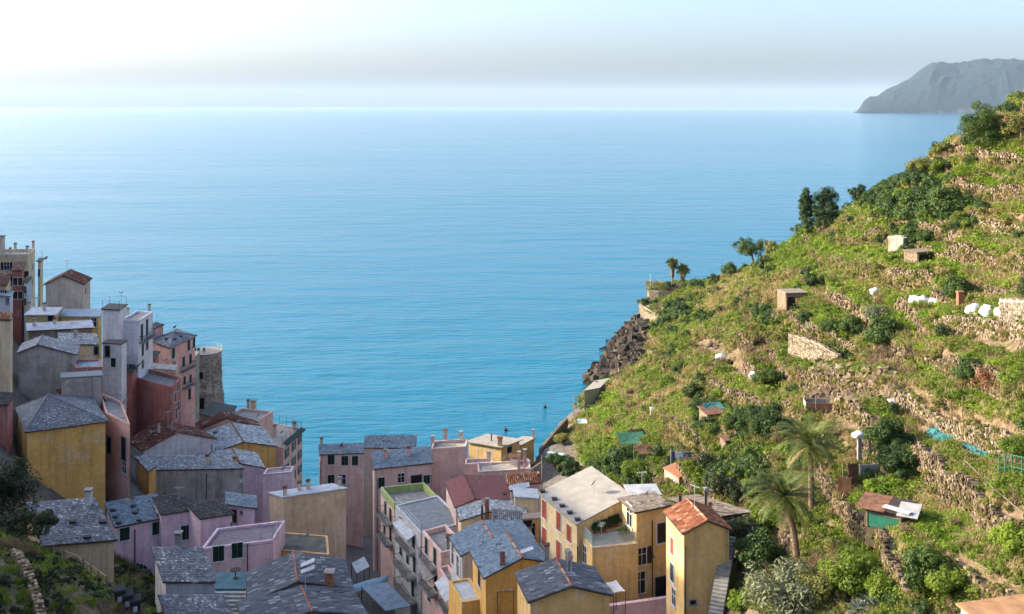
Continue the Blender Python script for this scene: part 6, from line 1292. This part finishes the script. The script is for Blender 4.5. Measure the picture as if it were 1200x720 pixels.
# washing on the terracotta roof
p0, p1 = P(782, 546, 41.2), P(812, 549, 41.2)
zr = slab_z = PY(795.5, 560, 110).z
p0 = P(786, 548, zr); p1 = P(811, 549, zr); t = empty('clothes_line', p0, 'clothes line with two poles on the terracotta roof', 'clothes line')
for q in (p0, p1): mb = MB(); mb.tube([q, q + ZU * 2.0], .03, 6); mb.build('pole', PALEIRON, t)
mb = MB(); mb.tube([p0 + ZU * 1.9, p0.lerp(p1, .5) + ZU * 1.8, p1 + ZU * 1.9], .012, 4); mb.build('line', PALEIRON, t)
for i, (u, w, h, c, l) in enumerate([(.12, .42, 1.0, (.04, .06, .13), 'dark blue jeans hanging at the left end of the line'), (.30, .5, .7, (.62, .62, .66), 'white shirt hanging next to the dark blue jeans'), (.47, .5, .8, (.55, .57, .62), 'pale towel hanging in the middle of the line'), (.63, .42, 1.1, (.10, .20, .38), 'light blue jeans hanging right of the pale towel'), (.76, .4, .9, (.03, .035, .05), 'black trousers hanging on the line'), (.91, .55, .6, (.06, .10, .22), 'blue shirt hanging at the right end of the line')]):
    q = p0.lerp(p1, u) + ZU * 1.82; e = (p1 - p0).normalized(); n = Vector((e.y, -e.x, 0)); mb = MB(); vs = []
    for k in range(5):
        for j in range(4):
            for s_ in (-1, 1): pass
    nx_, nz_ = 6, 6
    g = [q + e * (w * (x / nx_ - .5) * (1 - .12 * (z / nz_))) - ZU * (h * z / nz_) + n * (.05 * math.sin(x * 2.1 + i) * z / nz_) for z in range(nz_ + 1) for x in range(nx_ + 1)]
    g2 = [v_ + n * .035 for v_ in g]; N_ = len(g); fs = [(z * 7 + x, z * 7 + x + 1, z * 7 + x + 8, z * 7 + x + 7) for z in range(nz_) for x in range(nx_)]
    if 'jeans' in l or 'trousers' in l: fs = [f_ for f_ in fs if not (f_[0] % 7 in (2, 3) and f_[0] // 7 >= 2)] if False else fs
    mb.add(g, fs); mb.add(g2, [f_[::-1] for f_ in fs]); edge = [x for x in range(7)] + [z * 7 + 6 for z in range(1, 7)] + [42 + x for x in range(5, -1, -1)] + [z * 7 for z in range(5, 0, -1)]
    mb.add(g + g2, [(edge[k], edge[k - 1], edge[k - 1] + N_, edge[k] + N_) for k in range(len(edge))]); tag(mb.build('washing', plain('cloth_%d' % i, c, .9, .2, 5)), l, 'clothing', 'washing on the line')
# green canopies
def canopy(px, py, w, d, h, rot, mat, label, name='canopy', tilt=.2):
    p = at(px, py); t = empty(name, p, label, 'canopy', 'garden canopies'); t.rotation_euler = (0, 0, R(rot))
    for x in (-1, 1):
        for y in (-1, 1): mb = MB(); mb.tube([(x * w / 2, y * d / 2, -.8), (x * w / 2, y * d / 2, h + y * tilt)], .05, 6); link('pole', mb.mesh('pole', WOOD), t, (0, 0, 0))
    mb = MB(); g = []; n = 8
    for j in range(n + 1):
        for i in range(n + 1): x, y = i / n - .5, j / n - .5; g.append((x * w * 1.05, y * d * 1.05, h + y * 2 * tilt - .18 * math.sin(math.pi * (x + .5)) * math.sin(math.pi * (y + .5)) + random.uniform(-.02, .02)))
    fs = [(j * 9 + i, j * 9 + i + 1, j * 9 + i + 10, j * 9 + i + 9) for j in range(n) for i in range(n)]; mb.add(g, fs); mb.add([(a_, b_, c_ - .03) for a_, b_, c_ in g], [f_[::-1] for f_ in fs]); link('cover', mb.mesh('cover', mat), t, (0, 0, 0)); return t
canopy(741, 532, 3.6, 2.6, 2.2, 10, GREENNET, 'sagging green net canopy on poles in the scrub', tilt=.35); canopy(650, 545, 3.0, 2.0, 1.6, -20, plain('pale_green_sheet', (.42, .55, .50), .7), 'flat pale green sheet canopy above the coast'); canopy(682, 508, 1.8, 1.6, 2.4, 5, plain('pale_green_sheet', (.42, .55, .50), .7), 'small pale green canopy on tall poles'); canopy(760, 540, 3.2, 2.0, 1.5, 15, RUST, 'rusty lean-to cover beside the green net canopy'); canopy(836, 494, 2.2, 1.4, 1.9, 12, TEALNET, 'teal sheet cover over the little red roofed shed')
# yard sails
def sail(label, c0, c1, c2, c3, z):
    pts_ = [P(a, b, z) for a, b in (c0, c1, c2, c3)]; t = empty('shade_sail', pts_[0] - ZU * 2.4, label, 'shade sail', 'shade sails'); mb = MB(); n = 8; g = []
    for j in range(n + 1):
        for i in range(n + 1):
            u, v = i / n, j / n; k = .10; u2 = u + (0.5 - u) * k * math.sin(math.pi * v); v2 = v + (.5 - v) * k * math.sin(math.pi * u); g.append((pts_[0] * (1 - u2) + pts_[1] * u2) * (1 - v2) + (pts_[3] * (1 - u2) + pts_[2] * u2) * v2 - ZU * .15 * math.sin(math.pi * u) * math.sin(math.pi * v))
    fs = [(j * 9 + i, j * 9 + i + 1, j * 9 + i + 10, j * 9 + i + 9) for j in range(n) for i in range(n)]; mb.add(g, fs); mb.add([p_ - ZU * .02 for p_ in g], [f_[::-1] for f_ in fs]); mb.build('cloth', PLASTIC, t)
    for p_ in pts_: mb = MB(); mb.tube([p_ - ZU * 2.5, p_], .035, 6); mb.build('pole', IRON, t)
sail('white shade sail over the yard in front of the yellow houses', (709,683), (719,695), (733,693), (722,680), 39.9); sail('white shade sail hung beside the blue slate gables', (575,686), (583,694), (602,692), (592,682), 39.6)
# nets spread on the soil, rubble
def rumple(name, label, pxs, mat, cat, amp=.12):
    q = [at(a, b) for a, b in pxs]; n = 22; V = []
    for j in range(n + 1):
        for i in range(n + 1):
            u, v = i / n, j / n; p_ = (q[0] * (1 - u) + q[1] * u) * (1 - v) + (q[3] * (1 - u) + q[2] * u) * v; V.append([p_.x + random.uniform(-.06, .06), p_.y + random.uniform(-.06, .06), 0])
    V = np.array(V); V[:, 2] = terr(V[:, 0], V[:, 1]) + .05 + amp * np.abs(vnoise(V[:, 0], V[:, 1], .5, 71)) + amp * .6 * rng.random(len(V)); edge = vnoise(V[:, 0], V[:, 1], .8, 72)
    fs = [(j * (n + 1) + i, j * (n + 1) + i + 1, (j + 1) * (n + 1) + i + 1, (j + 1) * (n + 1) + i) for j in range(n) for i in range(n) if edge[j * (n + 1) + i] > -.42]
    mb = MB(); mb.add(V.tolist(), fs); tag(mb.build(name, mat, smooth=True), label, cat)
rumple('olive_net', 'teal olive net lying crumpled by the leaning poles', [(1082,508),(1108,520),(1120,512),(1095,501)], TEALNET, 'net', .18); rumple('olive_net', 'longer teal olive net spread towards the right edge', [(1126,524),(1160,542),(1172,534),(1140,518)], TEALNET, 'net', .18)
rumple('rubble_sheet', 'grey heap of rubble and sheeting in front of the stone hut', [(908,378),(930,380),(932,372),(912,370)], plain('rubble', (.34, .33, .32), .9, .4, 4), 'rubble', .35); rumple('rusty_roofing', 'loose rusty sheets beside the green net canopy', [(752,514),(770,520),(772,508),(756,504)], RUST, 'sheeting', .2)
# bare headland cliff: angular blocks
def cliff_rocks():
    V = []; Fc = []
    for i in range(2600):
        px_, py_ = random.uniform(686, 775), random.uniform(362, 452)
        if not inside(np.array([px_]), np.array([py_]), [(676, 458), (726, 388), (744, 374), (760, 384), (752, 424), (716, 458)])[0]: continue
        p_ = ground(px_, py_)
        if p_ is None or p_.y < 255: continue
        s_ = random.uniform(1.0, 3.3); ax = Vector((random.uniform(-.15, .45), random.uniform(-.5, .0), 1)).normalized(); ex = ax.cross(Vector((random.uniform(-1, 1), 1, 0))).normalized(); ey = ax.cross(ex)
        stone_box(V, Fc, p_ - Vector((0, 0, .55 * s_)), ex, ey, ax, s_ * .42, s_ * .38, s_ * random.uniform(.7, 1.7))
    mb = MB(); mb.add(V, Fc); tag(mb.build('cliff_rocks', shingle('dark_sea_rock', [(0, (.016, .012, .009)), (.5, (.038, .029, .021)), (.85, (.078, .058, .040)), (1, (.16, .12, .082))], .8, .4)), 'dark jagged rocks of the headland dropping into the sea', 'rocks', kind='stuff')
cliff_rocks()
def bank_rocks():
    V = []; Fc = []; n = 0
    poly = [(936, 424), (980, 432), (1050, 438), (1052, 470), (990, 478), (940, 472)]
    while n < 700:
        px_, py_ = random.uniform(934, 1054), random.uniform(422, 480)
        n += 1
        if not inside(np.array([px_]), np.array([py_]), poly)[0]: continue
        p_ = ground(px_, py_)
        if p_ is None: continue
        s_ = random.uniform(.2, .75); ax = Vector((random.uniform(-.4, .4), random.uniform(-.5, .1), 1)).normalized(); ex = ax.cross(Vector((random.uniform(-1, 1), 1, 0))).normalized(); stone_box(V, Fc, p_ + ZU * .1, ex, ax.cross(ex), ax, s_ * .6, s_ * .5, s_ * random.uniform(.6, 1.3))
    mb = MB(); mb.add(V, Fc); tag(mb.build('bank_rocks', shingle('tan_rock', [(0, (.09, .062, .038)), (.5, (.19, .14, .088)), (1, (.33, .26, .175))], .9, .4)), 'brown rocks breaking out of the cut bank below the retaining wall', 'rocks', kind='stuff')
bank_rocks()
# buoys
for a, b, l in ((592.5, 505, 'small round buoy floating behind the yellow seaside houses'), (638.5, 478, 'small round buoy floating near the coast path')):
    p_ = P(a, b, 0); t = empty('buoy', p_, l, 'buoy'); mb = MB(); mb.lathe((0, 0, 0), [(0, -.4), (.35, -.2), (.5, .1), (.4, .45), (.12, .6), (.1, .9), (0, .92)], 14); link('float', mb.mesh('float', BROWNP), t, (0, 0, 0)); mb = MB(); mb.lathe((0, 0, .92), [(.05, 0), (.16, .05), (.16, .12), (0, .14)], 10); link('top_mark', mb.mesh('top_mark', BROWNP), t, (0, 0, 0))
# ------------------------------------------------------------------ the bank and the street in front
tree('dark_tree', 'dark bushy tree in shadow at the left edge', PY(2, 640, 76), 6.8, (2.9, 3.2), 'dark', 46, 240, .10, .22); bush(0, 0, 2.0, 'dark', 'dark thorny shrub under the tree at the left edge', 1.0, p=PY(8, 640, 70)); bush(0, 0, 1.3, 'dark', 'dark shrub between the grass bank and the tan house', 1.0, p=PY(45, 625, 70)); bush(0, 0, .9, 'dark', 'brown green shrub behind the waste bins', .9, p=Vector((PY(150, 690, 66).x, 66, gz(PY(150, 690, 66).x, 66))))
def bin_(px, py, label):
    p_ = PY(px, py, 58); p_.z = gz(p_.x, p_.y) + .02; t = empty('waste_bin', p_, label, 'bin', 'waste bins on the bank'); t.rotation_euler = (0, 0, R(25)); m = plain('black_bin', (.018, .02, .024), .5, .2)
    mb = MB(); w0, w1 = .24, .30; mb.add([(-w0, -w0, .08), (w0, -w0, .08), (w0, w0, .08), (-w0, w0, .08), (-w1, -w1, 1.0), (w1, -w1, 1.0), (w1, w1, 1.0), (-w1, w1, 1.0)], [(3, 2, 1, 0), (4, 5, 6, 7), (0, 1, 5, 4), (1, 2, 6, 5), (2, 3, 7, 6), (3, 0, 4, 7)]); link('body', mb.mesh('body', m), t, (0, 0, 0))
    mb = MB(); mb.add([(-.32, -.34, 1.0), (.32, -.34, 1.0), (.32, .34, 1.02), (-.32, .34, 1.02), (-.32, -.30, 1.08), (.32, -.30, 1.08), (.32, .1, 1.2), (-.32, .1, 1.2), (.32, .34, 1.1), (-.32, .34, 1.1)], [(0, 1, 5, 4), (4, 5, 6, 7), (7, 6, 8, 9), (9, 8, 2, 3), (0, 4, 7, 9, 3), (1, 2, 8, 6, 5)]); link('lid', mb.mesh('lid', m), t, (0, 0, 0))
    for s_ in (-1, 1): mb = MB(); mb.tube([(s_ * .2, .26, .1), (s_ * .28, .26, .1)], .1, 10); link('wheel', mb.mesh('wheel', m), t, (0, 0, 0))
    mb = MB(); mb.box((0, -.272, .55), .12, .01, .16, ey=Vector((0, 1, -.06)).normalized()); link('sticker', mb.mesh('sticker', PLASTIC), t, (0, 0, 0))
bin_(140, 708, 'black waste bin at the left of the three on the bank'); bin_(149, 712, 'middle black waste bin of the three on the bank'); bin_(158, 716, 'black waste bin at the right of the three on the bank')
def on(px, py, Y): p_ = PY(px, py, Y); p_.z = gz(p_.x, p_.y); return p_
fence(None, 1.0, 'thin stake fence with wire along the grass bank', world=[on(62, 640, 70), on(90, 660, 67), on(125, 690, 62)], rails=2, mat=WOOD)
w0 = [on(16, 640, 57), on(30, 670, 55), on(45, 715, 52), on(52, 740, 50)]; strip_wall('dry_stone_wall', 'shaded dry stone wall at the near edge of the grass bank', w0, .55, .45, plain('mossy_core', (.07, .07, .05), .95, .4), drop=.8, smat=STONE)
def bank_cover():
    n = 8500; x = rng.uniform(-44, -8, n); y = rng.uniform(44, 97, n); z = terr_flat(x, y); ok = np.ones(n, bool)
    for poly, zm in FOOT: ok &= ~inside(x, y, poly)
    x, y, z = x[ok], y[ok], z[ok]; sel = vnoise(x, y, 4, 81); pts_ = np.c_[x, y, z, np.full(len(x), .62)]
    scatter('bank_grass', 'green grass and weeds on the shaded bank', 'grass', pts_[sel > -.25], [weed_mesh('w', LEAF['citrus'], .5, .3, 90, .07), blade_mesh('b', LEAF['green'], .45, .4, 60, .03), weed_mesh('w', LEAF['green'], .5, .25, 80, .07), bush_mesh('d', LEAF['dark'], .5, .4, 8, 40, .08)], .7, 1.5)  # dark-leaf clumps deepen the bank's shade by colour
    scatter('bank_brush', 'brown dead stems on the shaded bank', 'brush', pts_[sel <= -.25], [twig_mesh('t', LEAF['twig'], .8, .8, 60, .018), twig_mesh('t', LEAF['scrub'], .7, .6, 60, .018)], .7, 1.5)
bank_cover()
for k, (a, b, Y_, l) in enumerate(((148, 668, 88, 'brown bramble below the lilac house windows'), (165, 672, 86, 'bramble bush in the gap beside the white fronted house'), (142, 690, 80, 'bramble bush at the foot of the tan house'), (172, 695, 80, 'low bramble by the corner of the white fronted house'))):
    q = on(a, b, Y_); bush(0, 0, 1.4, ('scrub', 'dark', 'dark', 'scrub')[k], l, .9, p=q)
# street furniture in the shade between the houses
def street_things():
    a, b, c = P(424, 688, 25.5), P(452, 716, 25.5), P(482, 710, 25.5); d = a + c - b; t = empty('market_awning', b - ZU * 3, 'blue grey awning roof on posts over the street', 'awning'); mb = MB(); mb.slab(ccw([a, b, c, d]), .08); mb.build('roof', BLUESHEET, t)
    for q in (a, b, c, d): mb = MB(); mb.tube([q - ZU * 3.2, q], .06, 6); mb.build('post', IRON, t)
    a, b, c = P(412, 660, 25), P(418, 672, 25), P(433, 664, 25); d = a + c - b; t = empty('market_awning', b - ZU * 3, 'pale awning fixed beside the tan block over the street', 'awning'); mb = MB(); mb.slab([q for q in ccw([a, b, c, d])], .06); mb.build('roof', PALESHEET, t)
    for q in (a, b, c, d): mb = MB(); mb.tube([q - ZU * 3.0, q], .05, 6); mb.build('post', IRON, t)
    # covered boat on the street
    p_ = P(434, 692, 23.6); t = empty('boat', p_, 'small boat under a pale blue cover parked in the street', 'boat'); t.rotation_euler = (0, 0, R(35)); V = []; ns = 13
    for i in range(ns):
        u = i / (ns - 1); w = .85 * math.sin(math.pi * (.12 + .88 * (1 - u))) ** .6 if u < .999 else .03; w = .85 * (1 - max(0, (u - .35) / .65) ** 2.2) * (.8 + .2 * min(1, u * 5)); w = max(w, .03)
        for k in range(7): a_ = math.pi * k / 6; V.append((-2.4 + 4.8 * u, -math.cos(a_) * w, .75 + .2 * u * u - math.sin(a_) * .7 * (1 - .3 * u)))
    fs = [(i * 7 + k, i * 7 + k + 1, (i + 1) * 7 + k + 1, (i + 1) * 7 + k) for i in range(ns - 1) for k in range(6)] + [tuple(range(7))]
    mb = MB(); mb.add(V, fs); link('hull', mb.mesh('hull', WHITEP), t, (0, 0, 0)); V2 = []
    for i in range(ns):
        a_, b_ = V[i * 7], V[i * 7 + 6]
        for k in range(5): s_ = k / 4; V2.append((a_[0], a_[1] * (1 - s_) * 1.05 + b_[1] * s_ * 1.05, a_[2] + .03 + .3 * math.sin(math.pi * s_) * (1 - .5 * i / ns)))
    mb = MB(); mb.add(V2, [(i * 5 + k, (i + 1) * 5 + k, (i + 1) * 5 + k + 1, i * 5 + k + 1) for i in range(ns - 1) for k in range(4)]); link('cover', mb.mesh('cover', plain('blue_tarp', (.22, .36, .46), .7, .2)), t, (0, 0, 0))
street_things()
def stairs(label, px, py, Y, n, w, rot, up=.17, run=.3):
    p_ = PY(px, py, Y); t = empty('stone_stair', p_, label, 'steps'); t.rotation_euler = (0, 0, R(rot))
    for k in range(n): mb = MB(); mb.box((0, k * run, k * up - .4), w / 2, run / 2 + .02, .42); link('step', mb.mesh('step', CONCR), t, (0, 0, 0))
stairs('grey stone stair climbing beside the tall yellow tower house', 838, 722, 77, 22, 1.1, -22)
build_land()
build_walls()
terrace_stones()
# ------------------------------------------------------------------ sea air
def haze():
    mb = MB(); mb.box((0, 22200, 398), 46500, 24200, 416)
    m = bpy.data.materials.new('sea_haze'); m.use_nodes = True; nt = m.node_tree; nt.nodes.clear()
    v = nt.nodes.new('ShaderNodeVolumePrincipled'); v.inputs['Color'].default_value = (.58, .78, 1.0, 1); v.inputs['Density'].default_value = 1.9e-5; v.inputs['Anisotropy'].default_value = 0.0
    o = nt.nodes.new('ShaderNodeOutputMaterial'); nt.links.new(v.outputs[0], o.inputs['Volume'])
    tag(mb.build('haze', m), 'thin pale blue haze over the whole bay', 'haze', kind='stuff')
haze()
